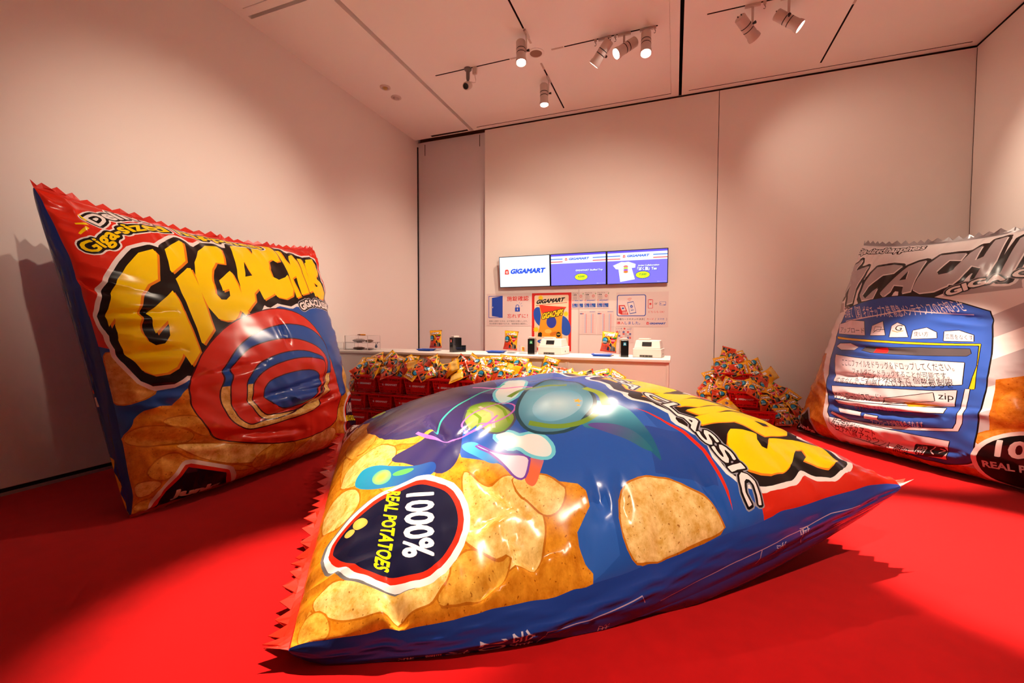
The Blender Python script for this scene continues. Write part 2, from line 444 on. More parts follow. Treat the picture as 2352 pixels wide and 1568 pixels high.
# ceiling with recessed slots, light tracks and grooves
slots = []   # (x0, x1, y0, y1, depth, material, name)
slots += [(-3.385, -3.325, YF+.3, 6.975, .10, 'ceil', 'ceiling_slot'), (.005, .045, YF+.3, 6.975, .2, 'dark', 'ceiling_slot'), (-4.45, -3.395, 3.575, 3.62, .10, 'ceil', 'ceiling_slot')]
for cx, cy in ((-1.67, 5.29), (1.71, 5.29), (-1.67, 1.6), (1.71, 1.6)):
    t = .010
    for x0, x1, y0, y1 in ((cx-1.43, cx-.35, cy-t, cy+t), (cx+.36, cx+1.44, cy-t, cy+t), (cx-t, cx+t, cy+.37, cy+1.46), (cx-t, cx+t, cy-1.46, cy-.48)):
        slots.append((x0, x1, y0, y1, .04, 'track', 'light_track'))
g = .007
slots += [(-3.23, -.1, 6.88-g, 6.88+g, .02, 'track', 'groove'), (-.1-g*.4, -.1+g*.4, 3.4, 6.86, .01, 'ceil', 'groove'), (.14, 3.27, 6.88-g, 6.88+g, .02, 'track', 'groove'), (-4.39, -3.5, 3.465, 3.475, .01, 'ceil', 'groove'), (-4.15, -3.42, 6.90, 6.955, .06, 'track', 'groove')]
W_, L_ = XR+.0-XL, 6.985-YF
holes = [rect(a-XL, c-YF, b-XL, d-YF) for a, b, c, d, *_ in slots]
mp = lambda u, v: np.stack([u+XL, v+YF, np.full_like(u, ZC)], 1)
ce = structure(empty('ceiling'), 'pale ceiling with dark slots, light tracks and spotlights', 'ceiling')
cs = sheet('ceiling_board', W_, L_, [], 12, 16, mp, M_ceil, ce, flip=True, holes=holes, normals=False)
MB().box(XL-.3, XR+.3, YF-.3, 7.4, ZC+.25, ZC+.3).build('ceiling_void', M_dark, ce)
for a, b, c, d, dep, mm, nm in slots:
    mb = MB(); z0, z1 = ZC-.0005, ZC+dep
    V = [(a, c, z0), (b, c, z0), (b, d, z0), (a, d, z0), (a, c, z1), (b, c, z1), (b, d, z1), (a, d, z1)]
    mb.add(V, [(0, 1, 5, 4), (1, 2, 6, 5), (2, 3, 7, 6), (3, 0, 4, 7), (4, 5, 6, 7)]).build(nm, {'ceil': M_ceil, 'dark': M_dark, 'track': M_track}[mm], ce)
M_capm = mat('track_cover', srgb(205, 180, 168), .6)
for cx, cy in ((-1.67, 5.29), (1.71, 5.29)):
    for x0, x1, y0, y1 in ((cx-.34, cx-.21, -.012, .012), (cx+.20, cx+.35, -.012, .012)):
        MB().box(x0, x1, cy+y0, cy+y1, ZC-.003, ZC).build('track_cover', M_capm, ce)
    for y0, y1 in ((.22, .36), (-.46, -.2)):
        MB().box(cx-.012, cx+.012, cy+y0, cy+y1, ZC-.003, ZC).build('track_cover', M_capm, ce)

# ------------------------------------------------------------------ giant inflated bags
class Bag:
    """inflated pillow bag; u runs left..right and v bottom..top as seen from its front"""
    def __init__(s, c00, c10, c11, c01, n, B, Bb, G, v0=.5, top=(2.2, .6), bot=(2.2, .6), side=(2.4, .6), pl=.0, pr=.0, bb=.0, bt=.05, sag=0., lift=0., gb=.1, gexp=2.6, asym=0., folds=(), pk=.012, hz=0., seed=1):
        s.c = [np.array(c, float) for c in (c00, c10, c11, c01)]
        s.n = np.array(n, float)/np.linalg.norm(n)
        s.__dict__.update(B=B, Bb=Bb, G=G, v0=v0, top=top, bot=bot, side=side, pl=pl, pr=pr, bb=bb, bt=bt, sag=sag, lift=lift, gb=gb, gexp=gexp, asym=asym, folds=(), pk=0, hz=0, seed=seed, ut=None, vt=None)
        x = np.linspace(0, 1, 400)
        pu = s.front(x, np.full(400, .5)); pv = s.front(np.full(400, .5), x)
        f = lambda p: np.r_[0, np.cumsum(np.linalg.norm(np.diff(p, axis=0), axis=1))]
        a = f(pu); b = f(pv); s.W, s.L = a[-1], b[-1]; s.x = x
        s.ut = .75*a/a[-1]+.25*x; s.vt = .75*b/b[-1]+.25*x
        s.folds, s.pk, s.hz = folds, pk, hz
    def mid(s, u, v):
        S = 2*v-1; T = 2*u-1; k = (1-S*S)*(1-s.asym*S)
        T2 = T+k*(s.pl*(1-u)-s.pr*u)*2
        S2 = S+(1-T*T)*(s.bb*(1-v)-s.bt*v)*2
        uu = ((T2+1)/2)[..., None]; vv = ((S2+1)/2)[..., None]; c = s.c
        return c[0]*(1-uu)*(1-vv)+c[1]*uu*(1-vv)+c[2]*uu*vv+c[3]*(1-uu)*vv
    def gus(s, v): return s.G*np.sqrt(np.clip(1-np.abs(2*v-1)**s.gexp, 0, 1))
    def bul(s, u, v):
        S = np.where(v > s.v0, (v-s.v0)/(1-s.v0), (s.v0-v)/s.v0)
        p = np.where(v > s.v0, s.top[0], s.bot[0]); q = np.where(v > s.v0, s.top[1], s.bot[1])
        T = np.abs(2*u-1)
        return np.clip(1-S**p, 0, 1)**q*np.clip(1-T**s.side[0], 0, 1)**s.side[1]
    def n1(s, x, k):
        r = np.random.RandomState(s.seed*17+k); y = 0*x
        for i in range(7): f = 3+6*i+3*r.rand(); y = y+np.sin(x*f+6.28*r.rand())*(1.25/(1+.45*i))
        return y*.45
    def wr(s, u, v):
        if not s.pk and not len(s.folds): return 0*u
        W, L = s.W, s.L; du0, du1 = u*W, (1-u)*W; d0, d1 = v*L, (1-v)*L
        g = lambda d, k: (1-np.exp(-d/.05))*np.exp(-d/k)
        r = lambda a: 1-2*np.abs(a)                      # sharp-topped puckers
        h = s.pk*1.5*(g(du0, .20)*r(s.n1(v*L*1.1+.25*du0, 1))+g(du1, .20)*r(s.n1(v*L*1.1+.25*du1, 2)))*np.clip(np.minimum(d0, d1)/.12, 0, 1)
        h = h+s.pk*1.5*(g(d0, .25)*r(s.n1(u*W*1.4, 3))+g(d1, .25)*r(s.n1(u*W*1.4, 4)))
        h = h+s.pk*.75*s.n1(u*W*.7+v*L*.5, 5)*s.n1(v*L*.6-u*W*.3, 6)*np.clip(np.minimum(d0, d1)/.2, 0, 1)
        if s.hz:                                         # slumped film: level folds low on the belly
            ph = v*L*5.2+.35*s.n1(u*W*.8, 7)+.25*s.n1(u*W*.5+v*L, 9)
            h = h+s.hz*(1-2*np.abs(np.sin(ph*1.7)))*np.exp(-((v-.26)/.16)**2)*(.55+.45*s.n1(u*W*.9+2*v, 8))*np.clip(np.minimum(du0, du1)/.15, 0, 1)
        for u0, v0, u1, v1, wd, dp in s.folds:
            ax, ay, bx, by = u0*W, v0*L, u1*W, v1*L; ex, ey = bx-ax, by-ay; l2 = ex*ex+ey*ey
            t = np.clip(((u*W-ax)*ex+(v*L-ay)*ey)/l2, 0, 1); d = np.hypot(u*W-ax-t*ex, v*L-ay-t*ey)
            sg = ((u*W-ax)*ey-(v*L-ay)*ex)/math.sqrt(l2)
            fade = np.clip(1.25-np.abs(2*t-1), 0, 1)
            h = h+dp*fade*(np.exp(-(d/wd)**2)-.55*np.exp(-((d-1.6*wd)/(wd*1.3))**2)*(sg > 0))
        return h
    def post(s, p):
        p[..., 2] = np.maximum(p[..., 2], .004); return p
    def sl(s, u, v):
        S = 2*v-1; T = 2*u-1
        return (1-S*S)*(s.lift*(1-T*T)-s.sag*np.clip(T, 0, 1)**2*(1-s.asym*S))
    def uv(s, u, v):
        if s.ut is None: return u, v
        return np.interp(u, s.ut, s.x), np.interp(v, s.vt, s.x)
    def front(s, u, v):
        w = s.wr(u, v); u, v = s.uv(u, v)
        h = s.gus(v)/2+s.B*s.bul(u, v)+w+s.sl(u, v)
        return s.post(s.mid(u, v)+s.n*h[..., None])
    def back(s, u, v):
        u, v = s.uv(u, v)
        h = -s.gus(v)/2-s.Bb*s.bul(u, v)+s.sl(u, v)
        return s.post(s.mid(u, v)+s.n*h[..., None])
    def gusset(s, side, w, v):
        u = np.full_like(v, float(side))
        a = s.front(u, v); b = s.back(u, v); p = a*(1-w[..., None])+b*w[..., None]
        v2 = s.uv(u, v)[1]
        ax = s.mid(np.ones_like(v), v2)-s.mid(np.zeros_like(v), v2); ax /= np.linalg.norm(ax, axis=-1, keepdims=True)
        bulge = s.gb*s.gus(v2)/s.G*np.sin(np.pi*w)*(1+.4*s.n1(v*s.L*.35, 11))+.008*np.sin(np.pi*w)*s.n1(v*s.L*.55+w, 12)*s.gus(v2)/s.G
        return s.post(p+ax*((1 if side else -1)*bulge)[..., None])
def add_folds(L, wd, dp): return tuple((*f, wd*(1+.4*((i*7) % 5)/5), dp*(1-.35*((i*3) % 4)/4)) for i, f in enumerate(L))
FGB = Bag((-2.72, 3.05, .28), (-1.30, 1.155, .06), (1.13, 2.83, .40), (-.12, 4.18, .38), (0, 0, 1), .42, .5, .21, bb=.0, bt=.03, pl=.02, pr=-.045, sag=.075, lift=.085, gb=.04, asym=.75, pk=.014, seed=3,
          folds=add_folds([(.985, .259, .948, .307), (.925, .411, 1, .397), (.99, .694, .958, .685), (.869, .486, .942, .469), (.864, .446, .923, .447), (.952, .32, .946, .38), (.882, .276, .864, .328), (.672, .283, .632, .329), (.545, .25, .675, .267), (.94, .33, .99, .35), (.90, .60, .985, .62), (.93, .52, 1, .50), (.95, .16, 1, .17), (.80, .30, .88, .34)], .026, -.034))
LFB = Bag((-3.26, 1.71, .02), (-3.28, 3.80, .02), (-4.0, 4.0, 2.12), (-4.0, 1.62, 2.15), (1, 0, .12), .40, .33, .20, v0=.38, top=(1.9, .8), bot=(2.4, .42), bt=.05, gb=.02, pl=.02, pr=.055, pk=.016, hz=.022, seed=5,
          folds=add_folds([(.362, .253, .778, .281), (.285, .306, .737, .356), (.195, .394, .407, .436), (.02, .58, .197, .601), (.021, .249, .299, .198), (.2, .231, .54, .181), (.539, .587, .548, .492), (.071, .368, .169, .371), (.005, .687, .055, .65), (.018, .466, .186, .486), (.44, .313, .755, .319)], .026, -.044))
RTB = Bag((1.40, 5.98, .02), (2.72, 4.14, .02), (3.12, 4.6, 2.14), (2.05, 6.2, 2.18), (-.78, -.63, 0), .40, .3, .22, v0=.38, top=(1.9, .8), bot=(2.4, .42), bt=.05, gb=.03, pl=.05, pk=.014, hz=.021, seed=8,
          folds=add_folds([(.229, .269, .752, .301), (.234, .223, .647, .255), (.293, .178, .589, .205), (.312, .099, .71, .149), (.556, .632, .729, .599), (.185, .482, .531, .478), (.172, .345, .484, .373)], .026, -.040))
M_film = print_mat('printed_bag_film', .24, coat=.0, spec=.36)
def fringe(bag, end, name, col, parent, length=.075, n=27, seed=0, curl=.02):
    """zig-zag cut seal strip along the bottom (0) or top (1) end"""
    r = random.Random(seed); V = []; Fc = []
    k = 2*n
    u = np.linspace(0, 1, k+1); e = 0. if end == 0 else 1.; s = -1 if end == 0 else 1
    bag_u, _ = u, None
    p = bag.front(u, np.full(k+1, e))
    q = bag.mid(bag.uv(u, u)[0], np.full(k+1, .9 if end else .1)); p0 = bag.mid(bag.uv(u, u)[0], np.full(k+1, e))
    out = p0-q; out /= np.linalg.norm(out, axis=1, keepdims=True)
    rows = []
    for i in range(k+1):
        tooth = length*(.42 if i % 2 else 1.0)*(1+.25*(r.random()-.5)); c = bag.n*curl*(r.random()-.5)*2+Vector((0, 0, 1))*0
        w = curl*math.sin(i*.55+seed)
        a = p[i]; b = p[i]+out[i]*length*.3+bag.n*w*.4; d = p[i]+out[i]*tooth+bag.n*(w+curl*(r.random()-.5))
        for z in (a, b, d): z[2] = max(z[2], .003)
        rows.append((a, b, d))
    off = bag.n*.0015
    for sgn in (1, -1):
        n0 = len(V)
        for row in rows: V += [tuple(z+off*sgn) for z in row]
        for i in range(k):
            for j in range(2):
                f = (n0+3*i+j, n0+3*i+3+j, n0+3*i+4+j, n0+3*i+1+j); Fc.append(f if sgn > 0 else f[::-1])
    m_ = 3*(k+1)
    for i in range(k): Fc.append((3*i+2, 3*i+5, m_+3*i+5, m_+3*i+2))
    return mesh_obj(name, V, Fc, col, parent)
def build_bag(bag, name, label, front_layers, base, gus_col, gl=None, gr=None, fr_mat=None, btex=0, nu=120, nv=150, back_col=None, fl=.075):
    root = empty(name, tuple(np.mean(bag.c[:2], 0)*np.array([1, 1, 0])))
    tag(root, label, 'snack bag', 'giant inflated snack bags')
    T = np.array(root.location)
    W, L = bag.W, bag.L
    sheet('front_panel', W, L, front_layers, nu, nv, lambda a, b: bag.front(a/W, b/L)-T, M_film, root, base=base, btex=btex)
    sheet('back_panel', W, L, [], 40, 40, lambda a, b: bag.back(a/W, b/L)-T, M_film, root, flip=True, base=back_col or gus_col)
    gw = max(bag.G, .2)
    for sd, lay in ((0, gl), (1, gr)):
        sheet('side_gusset', gw, L, lay or [], 10, 150, lambda a, b: bag.gusset(sd, a/gw, b/L)-T, M_film, root, flip=(sd == 0), base=gus_col)
    for e in (0, 1):
        f = fringe(bag, e, 'seal_fringe', fr_mat, root, seed=bag.seed+e, length=fl); f.location = -Vector(T)
    return root

# ------------------------------------------------------------------ artwork printed on the bags (u, v on each bag's front)
FGA={
 'redline':[.992,.676,.953,.678,.927,.678],
 'chipR':[.879,.492,.878,.521,.889,.545,.901,.564,.925,.583,.951,.599,.97,.603,.985,.606,.996,.608,.997,.559,1,.475,.984,.465,.966,.461,.943,.462,.915,.47,.89,.48],
 'pile':[1,.409,.985,.411,.964,.405,.946,.401,.929,.403,.916,.416,.906,.428,.88,.431,.862,.425,.852,.41,.841,.391,.828,.385,.826,.373,.829,.357,.805,.343,.78,.329,.757,.303,.734,.279,.665,.276,.61,.263,.57,.222,.493,.168,.451,.132,.134,.104,.094,.073],
 'chipA':[.763,.274,.805,.291,.817,.306,.806,.341,.845,.355,.884,.365,.918,.362,.941,.353,.957,.345,.96,.326,.957,.306,.942,.293,.901,.255,.874,.254,.853,.265],
 'chipB':[.814,.339,.821,.365,.83,.389,.855,.402,.864,.407,.893,.391,.898,.367,.874,.354,.847,.34],
 'chipC':[.916,.039,.881,.069,.907,.113,.934,.156,.944,.186,.942,.217,.927,.236,.948,.229,.961,.215,.974,.205,.977,.17,.975,.135,.968,.098,.95,.069],
 'chipD':[.578,.057,.423,.057,.408,.084,.514,.159,.569,.215,.612,.265,.631,.224,.573,.166,.59,.126,.604,.101,.647,.086],
 'chipE':[.989,.027,.91,.038,.959,.054,.99,.054,1,.032],
 'chipF':[.927,.236,.912,.262,.942,.293,.937,.315,.98,.288,.984,.243,.978,.209],
 'suit':[.451,.132,.383,.11,.291,.129,.255,.203,.292,.268,.332,.345,.543,.335,.627,.3,.718,.282,.754,.263,.759,.234,.691,.205,.636,.157,.624,.21,.612,.265,.563,.215,.5,.159],
 'arm':[.406,.114,.393,.119,.36,.137,.34,.163,.298,.2,.361,.263,.424,.245,.462,.208,.491,.185,.509,.162],
 'fist':[.655,.097,.622,.102,.609,.117,.642,.15,.675,.178,.706,.217,.723,.238,.745,.238,.755,.225,.74,.201,.739,.179,.714,.135,.684,.109],
 'leaf':[.627,.3,.567,.319,.55,.333,.554,.364,.611,.377,.657,.387,.688,.372,.705,.347,.671,.323],
 'flip':[.702,.338,.705,.364,.73,.374,.726,.392,.74,.408,.771,.414,.791,.409,.795,.397,.778,.377,.75,.368,.753,.352,.732,.344],
 'flip2':[.511,.381,.415,.438,.389,.472,.455,.468,.567,.419,.583,.396,.599,.376],
 'cone':[.707,.303,.74,.316,.762,.337,.78,.376,.808,.365,.825,.355,.817,.345,.792,.339,.763,.33],
 'wing':[.703,.279,.701,.305,.727,.316,.77,.332,.779,.326,.77,.313,.739,.297],
 'orange':[.777,.38,.794,.397,.816,.384,.846,.367,.838,.357,.822,.356],
 'oval':[.635,.398,.583,.421,.526,.458,.49,.497,.505,.535,.561,.549,.632,.54,.673,.526,.71,.495,.74,.46,.739,.421,.716,.394,.674,.39],
 'ovalin':[.64,.42,.595,.456,.569,.498,.595,.522,.645,.519,.684,.497,.705,.467,.709,.434,.687,.414],
 'tail':[.65,.52,.667,.551,.702,.574,.748,.576,.804,.573,.864,.562,.845,.558,.814,.549,.787,.533,.764,.508,.741,.471,.707,.503],
 'tail2':[.734,.48,.743,.518,.767,.548,.799,.557,.838,.561,.828,.548,.801,.533,.769,.506],
 'arc':[.711,.584,.757,.613,.808,.628,.855,.636,.906,.634,.937,.632,.971,.629],
 'arc2':[.711,.584,.751,.616,.802,.635,.85,.643,.905,.64,.939,.637,.971,.629],
 'L_A':[.483,.626,.417,.695,.452,.727,.499,.75,.491,.709,.545,.632],
 'L_C':[.564,.635,.533,.665,.472,.735,.511,.755,.57,.758,.635,.685,.628,.645,.602,.626],
 'L_H1':[.653,.632,.638,.665,.619,.751,.642,.768,.682,.69,.665,.647],
 'L_H2':[.689,.663,.676,.701,.65,.778,.657,.817,.715,.716,.718,.672],
 'L_I':[.692,.661,.676,.688,.672,.756,.682,.788,.713,.701,.72,.675],
 'L_J':[.733,.678,.721,.707,.68,.798,.683,.842,.743,.731,.753,.694],
 'L_P':[.764,.668,.754,.697,.727,.775,.703,.824,.729,.863,.76,.877,.767,.881,.815,.84,.821,.815,.83,.779,.808,.762,.782,.748,.785,.703,.788,.678],
 'L_Ph':[.774,.796,.767,.828,.782,.822,.79,.804],
 'L_S':[.845,.69,.821,.707,.812,.718,.816,.74,.827,.762,.844,.751,.862,.748,.87,.754,.853,.769,.836,.782,.832,.812,.834,.837,.841,.865,.85,.888,.909,.883,.928,.858,.933,.842,.924,.823,.911,.813,.903,.808,.887,.826,.868,.831,.87,.816,.883,.802,.914,.773,.926,.749,.93,.723,.924,.707,.912,.692,.896,.685,.871,.683],
 'classic':[.389,.655,.491,.643,.61,.634,.676,.642,.72,.649,.781,.649,.834,.652,.872,.658,.901,.66,.935,.66,.95,.656,.974,.654],
 'classic_top':[.394,.665,.414,.692,.555,.671],
 'badge':[.808,.069,.823,.069,.841,.079,.86,.096,.887,.118,.911,.146,.924,.172,.927,.198,.921,.219,.901,.239,.873,.253,.842,.256,.81,.249,.784,.234,.764,.212,.757,.18,.757,.148,.77,.115,.787,.089,.797,.073],
 't1000':[.772,.187,.892,.174,.792,.229],
 'treal':[.74,.159,.89,.135,.759,.18],
 'potato1':[.787,.125,.777,.115,.778,.103,.791,.101,.801,.108,.801,.119,.796,.127],
 'potato2':[.795,.104,.79,.094,.795,.086,.805,.092,.807,.1,.802,.106],
 'badge2':[.068,.003,.025,.003,.045,.04,.098,.076,.158,.122,.184,.146,.171,.124,.209,.092,.287,.074],
}
LBA={
 'G1':[.222,.827,.227,.811,.193,.709,.162,.686,.138,.654,.118,.611,.106,.561,.104,.532,.109,.509,.126,.496,.146,.501,.165,.525,.172,.552,.172,.571,.135,.53,.133,.591,.218,.674,.222,.638,.227,.474,.194,.434,.182,.47,.159,.432,.134,.417,.102,.413,.08,.426,.068,.448,.053,.477,.047,.511,.054,.553,.058,.574,.04,.549,.042,.579,.069,.647,.096,.693,.128,.739,.178,.8],
 'idot':[.258,.838,.328,.904,.334,.897,.302,.802,.24,.741,.238,.75],
 'istem':[.241,.719,.293,.771,.303,.772,.287,.549,.244,.499,.239,.503],
 'G2':[.415,.911,.452,.916,.464,.905,.433,.821,.404,.821,.375,.785,.348,.727,.339,.681,.35,.658,.368,.659,.387,.676,.395,.705,.368,.692,.377,.737,.438,.79,.443,.776,.425,.615,.411,.602,.397,.62,.382,.598,.367,.583,.336,.579,.315,.585,.298,.624,.296,.689,.305,.744,.327,.802,.368,.866],
 'A':[.508,.935,.557,.96,.581,.948,.573,.701,.517,.672,.512,.719,.486,.697,.476,.664,.428,.622,.419,.639,.438,.708,.481,.838],
 'Ah':[.518,.849,.517,.781,.486,.771],
 'C':[.606,.956,.655,.996,.708,.997,.71,.945,.695,.883,.675,.876,.665,.89,.641,.875,.615,.828,.608,.787,.631,.773,.673,.79,.691,.805,.684,.729,.664,.698,.621,.681,.581,.688,.568,.722,.56,.794,.57,.885],
 'H':[.719,.959,.737,.962,.737,.905,.742,.864,.765,.926,.794,.938,.804,.903,.774,.715,.72,.704,.741,.802,.713,.787,.712,.698,.681,.688,.684,.711,.696,.789,.708,.877],
 'I':[.814,.915,.841,.911,.817,.728,.781,.717],
 'PP':[.862,.908,.911,.915,.925,.877,.915,.83,.875,.777,.85,.776,.844,.708,.814,.698,.824,.789],
 'S':[.941,.925,.995,.936,.992,.913,.96,.887,.943,.839,.882,.736,.897,.792],
 'redline':[0,.509,.002,.495,.028,.486,.484,.623,.567,.648,.652,.65],
 'C0':[.173,.353,.18,.381,.222,.462,.325,.559,.441,.614,.57,.643,.701,.598,.753,.496,.759,.426,.773,.352,.775,.285,.768,.233,.718,.174,.636,.152,.536,.145,.435,.157,.344,.179,.271,.2,.221,.22,.192,.263,.174,.302],
 'C1':[.252,.353,.26,.371,.283,.424,.343,.489,.431,.542,.55,.573,.645,.567,.711,.537,.753,.496,.762,.431,.728,.338,.685,.297,.599,.242,.473,.232,.368,.226,.311,.227,.27,.256,.249,.314],
 'C2':[.282,.36,.299,.411,.34,.458,.413,.497,.526,.517,.617,.508,.701,.473,.739,.416,.697,.343,.644,.292,.527,.27,.428,.253,.36,.244,.322,.24,.291,.266,.278,.307],
 'C3':[.337,.354,.352,.394,.394,.426,.463,.453,.535,.465,.612,.465,.68,.443,.713,.424,.699,.361,.652,.302,.505,.253,.399,.241,.363,.26,.335,.302,.331,.323],
 'C4':[.354,.344,.371,.379,.416,.407,.492,.429,.587,.439,.672,.428,.717,.413,.699,.361,.665,.322,.61,.289,.546,.259,.446,.257,.422,.26,.391,.26,.366,.28,.35,.311],
 'C5':[.388,.337,.422,.369,.511,.388,.608,.391,.664,.375,.665,.336,.612,.298,.539,.271,.467,.269,.426,.284,.395,.306],
 'curl':[.388,.337,.389,.298,.437,.282,.422,.263,.391,.26,.366,.28,.355,.317,.366,.351],
 'chipL':[.013,.483,0,.447,0,.36,0,.344,.023,.339,.063,.347,.1,.364,.122,.389,.084,.398,.049,.424,.053,.467],
 'pile':[0,.222,0,.253,.019,.271,.038,.299,.064,.319,.099,.328,.127,.326,.154,.355,.176,.372,.191,.333],
 'pileR':[.71,.368,.717,.342,.726,.305,.74,.258],
 'chip1':[0,.247,.035,.279,.09,.276,.14,.26,.169,.239,.164,.22,.101,.227,.044,.228],
 'chip2':[.043,.168,.08,.195,.116,.202,.139,.179,.207,.147,.311,.113,.354,.086,.271,.107,.145,.167,.095,.135,.077,.133,.047,.147],
 'chip3':[.352,.089,.351,.114,.378,.118,.407,.096,.456,.038,.426,.036],
 'chip4':[.112,.223,.207,.208,.322,.178,.419,.157,.438,.122,.413,.104,.287,.125,.192,.163,.14,.2],
 'chip5':[.006,.132,.047,.14,.083,.127,.059,.103,.034,.094,.012,.102],
 'chip6':[.092,.288,.14,.296,.176,.29,.198,.258,.215,.225,.176,.24,.141,.267,.101,.276],
 'pent':[.095,.096,.145,.154,.258,.105,.292,.034,.103,.021],
 'pent_text':[.119,.056,.273,.033,.112,.093],
 'del1':[.125,.879,.168,.93,.235,.992,.273,.994,.317,.994,.372,.994],
 'del2':[.056,.763,.084,.773,.119,.798,.155,.845,.202,.886,.264,.932,.321,.963,.394,.993,.442,.994,.412,.98,.466,.993],
 'del2h':[.07,.812,.088,.826],
 'del1h':[.124,.921],
 'rays':[.085,.914,.098,.895,.059,.868,.09,.877,.057,.832,.084,.863],
 'gigacl':[.688,.633,.74,.651,.831,.645],
 'gigacl_h':[.704,.669],
 'zig':[0,.232,0,.208,0,.164,0,.101],
 'seal':[0,.004,0,.004,.045,.01,.074,.016],
}
RBA={
 'panel':[.134,.638,.236,.684,.37,.713,.503,.705,.609,.679,.698,.641,.728,.628,.751,.509,.76,.388,.755,.299,.751,.21,.744,.128,.722,.11,.65,.084,.488,.111,.348,.119,.246,.178,.235,.248,.179,.335,.137,.501,.122,.584],
 'L_I':[.03,.82,.086,.837,.153,.864,.152,.825,.134,.747,.155,.674,.114,.662,.07,.734],
 'L_G':[.194,.816,.213,.857,.292,.871,.338,.864,.315,.826,.266,.817,.216,.759,.202,.713,.229,.697,.252,.733,.272,.751,.27,.698,.212,.687,.184,.712,.182,.777],
 'L_A':[.295,.725,.33,.797,.365,.858,.4,.88,.426,.887,.425,.793,.43,.733,.396,.725,.388,.76,.345,.765,.343,.734,.321,.708],
 'L_Ah':[.359,.787,.377,.833,.385,.791],
 'L_C':[.434,.741,.433,.793,.443,.866,.472,.907,.524,.908,.562,.905,.559,.868,.519,.875,.496,.823,.51,.804,.54,.809,.579,.847,.581,.812,.562,.749,.52,.728,.469,.723],
 'L_H':[.547,.758,.555,.833,.575,.903,.608,.934,.61,.858,.633,.871,.637,.957,.671,.967,.68,.844,.671,.774,.64,.771,.641,.818,.608,.833,.594,.777,.578,.755],
 'L_I2':[.708,.767,.712,.836,.714,.94,.726,.956,.751,.883,.745,.805,.738,.762],
 'outl':[.016,.817,.283,.887,.443,.938,.597,.959,.692,.996,.771,.749,.712,.752,.583,.723,.431,.712,.279,.681,.134,.638],
 'gigac':[.582,.692,.783,.699,.563,.729],
 'stripe1':[.731,.624,.792,.658,.8,.618,.744,.546],
 'stripe2':[.749,.496,.807,.581,.82,.508,.751,.411],
 'stripe3':[.639,.688,.786,.685,.698,.661],
 'chips':[.751,.417,.763,.448,.794,.458,.827,.461,.853,.241,.81,.245,.763,.225,.76,.3],
 'chipsb':[.766,.26,.77,.284,.793,.299,.847,.305,.851,.257,.79,.241],
 'badge':[.741,.147,.752,.198,.775,.227,.81,.242,.853,.241],
 'b1000':[.775,.175,.855,.153,.79,.213],
 'breal':[.75,.143,.854,.117,.754,.16],
 'badgeL':[.066,.106,.149,.206,.219,.145,.243,.083,.146,.084],
 'chipsL':[.091,.445,.162,.348,.235,.248,.236,.175,.259,.11,.192,.165,.145,.214,.183,.279,.13,.343],
 'title':[.138,.599,.662,.635,.093,.651],
 'under':[.156,.585,.441,.651,.678,.624,.679,.62,.443,.646,.16,.581],
 'btn1':[.143,.526,.118,.567,.207,.593,.279,.593,.312,.534],
 'btn2':[.338,.536,.33,.576,.371,.598,.403,.541],
 'btn3':[.423,.534,.417,.58,.434,.595,.467,.582,.494,.538],
 'btn4':[.508,.531,.504,.564,.548,.576,.586,.558,.593,.537],
 'btn5':[.617,.527,.61,.562,.653,.565,.697,.547,.702,.525],
 'yel':[.146,.512,.403,.518,.541,.518,.722,.516,.727,.446,.72,.363,.733,.365,.73,.41,.72,.509,.718,.511,.543,.511,.406,.511,.152,.504],
 'pill':[.168,.471,.181,.485,.251,.493,.294,.481,.289,.469,.21,.461],
 'bar':[.321,.472,.329,.485,.546,.499,.698,.499,.704,.483,.694,.474,.555,.47,.375,.466],
 'barred':[.377,.484,.43,.491,.437,.47,.383,.467],
 'box1':[.185,.436,.353,.438,.559,.453,.692,.451,.701,.377,.584,.358,.389,.337,.234,.328],
 'box2':[.232,.307,.464,.334,.624,.347,.691,.357,.69,.302,.598,.287,.41,.267,.263,.262],
 'box2b':[.473,.296,.626,.34,.636,.313,.539,.29,.471,.275],
 'ylw2':[.532,.293,.638,.3,.654,.298,.565,.281],
 'box3':[.271,.255,.41,.267,.67,.293,.67,.277,.483,.252,.289,.243],
 'tag1':[.29,.224,.396,.227,.402,.213,.308,.208],
 'tag2':[.415,.224,.467,.226,.466,.209,.414,.205],
 'wline':[.266,.203,.347,.185,.491,.193,.697,.229,.704,.249,.711,.363,.722,.364,.717,.251,.709,.223,.492,.183,.348,.174,.259,.193],
 'box4':[.257,.176,.348,.178,.553,.184,.688,.184,.679,.113,.547,.101,.346,.109,.266,.149],
 'blk':[.587,.135,.599,.15,.676,.158,.682,.143,.668,.12,.598,.103],
 't_box1a':[.251,.397,.674,.42,.236,.425],
 't_box1b':[.318,.372,.667,.392,.308,.395],
 't_box1c':[.334,.351,.681,.372,.326,.373],
 't_box1d':[.248,.322,.683,.362,.237,.345],
 't_box2':[.266,.253,.47,.282,.254,.285],
 't_zip':[.646,.314,.688,.315,.641,.342],
 't_box3':[.363,.231,.521,.253,.358,.251],
 't_line':[.438,.184,.618,.216,.436,.206],
 't_box4a':[.272,.144,.459,.135,.281,.182],
 't_box4b':[.293,.125,.565,.084,.305,.163],
 't_btn1':[.151,.532,.307,.542,.137,.556],
 't_btn4':[.514,.542,.564,.542,.508,.561],
 't_btn5':[.621,.534,.701,.529,.615,.553],
 't_del':[.009,.879,.41,.904,.005,.921],
 'bardots':[.341,.468,.701,.486],
 't_blk':[.59,.104,.674,.13,.598,.139],
}
def art(D, bag): return {k: A2(v)*np.array([bag.W, bag.L]) for k, v in D.items()}
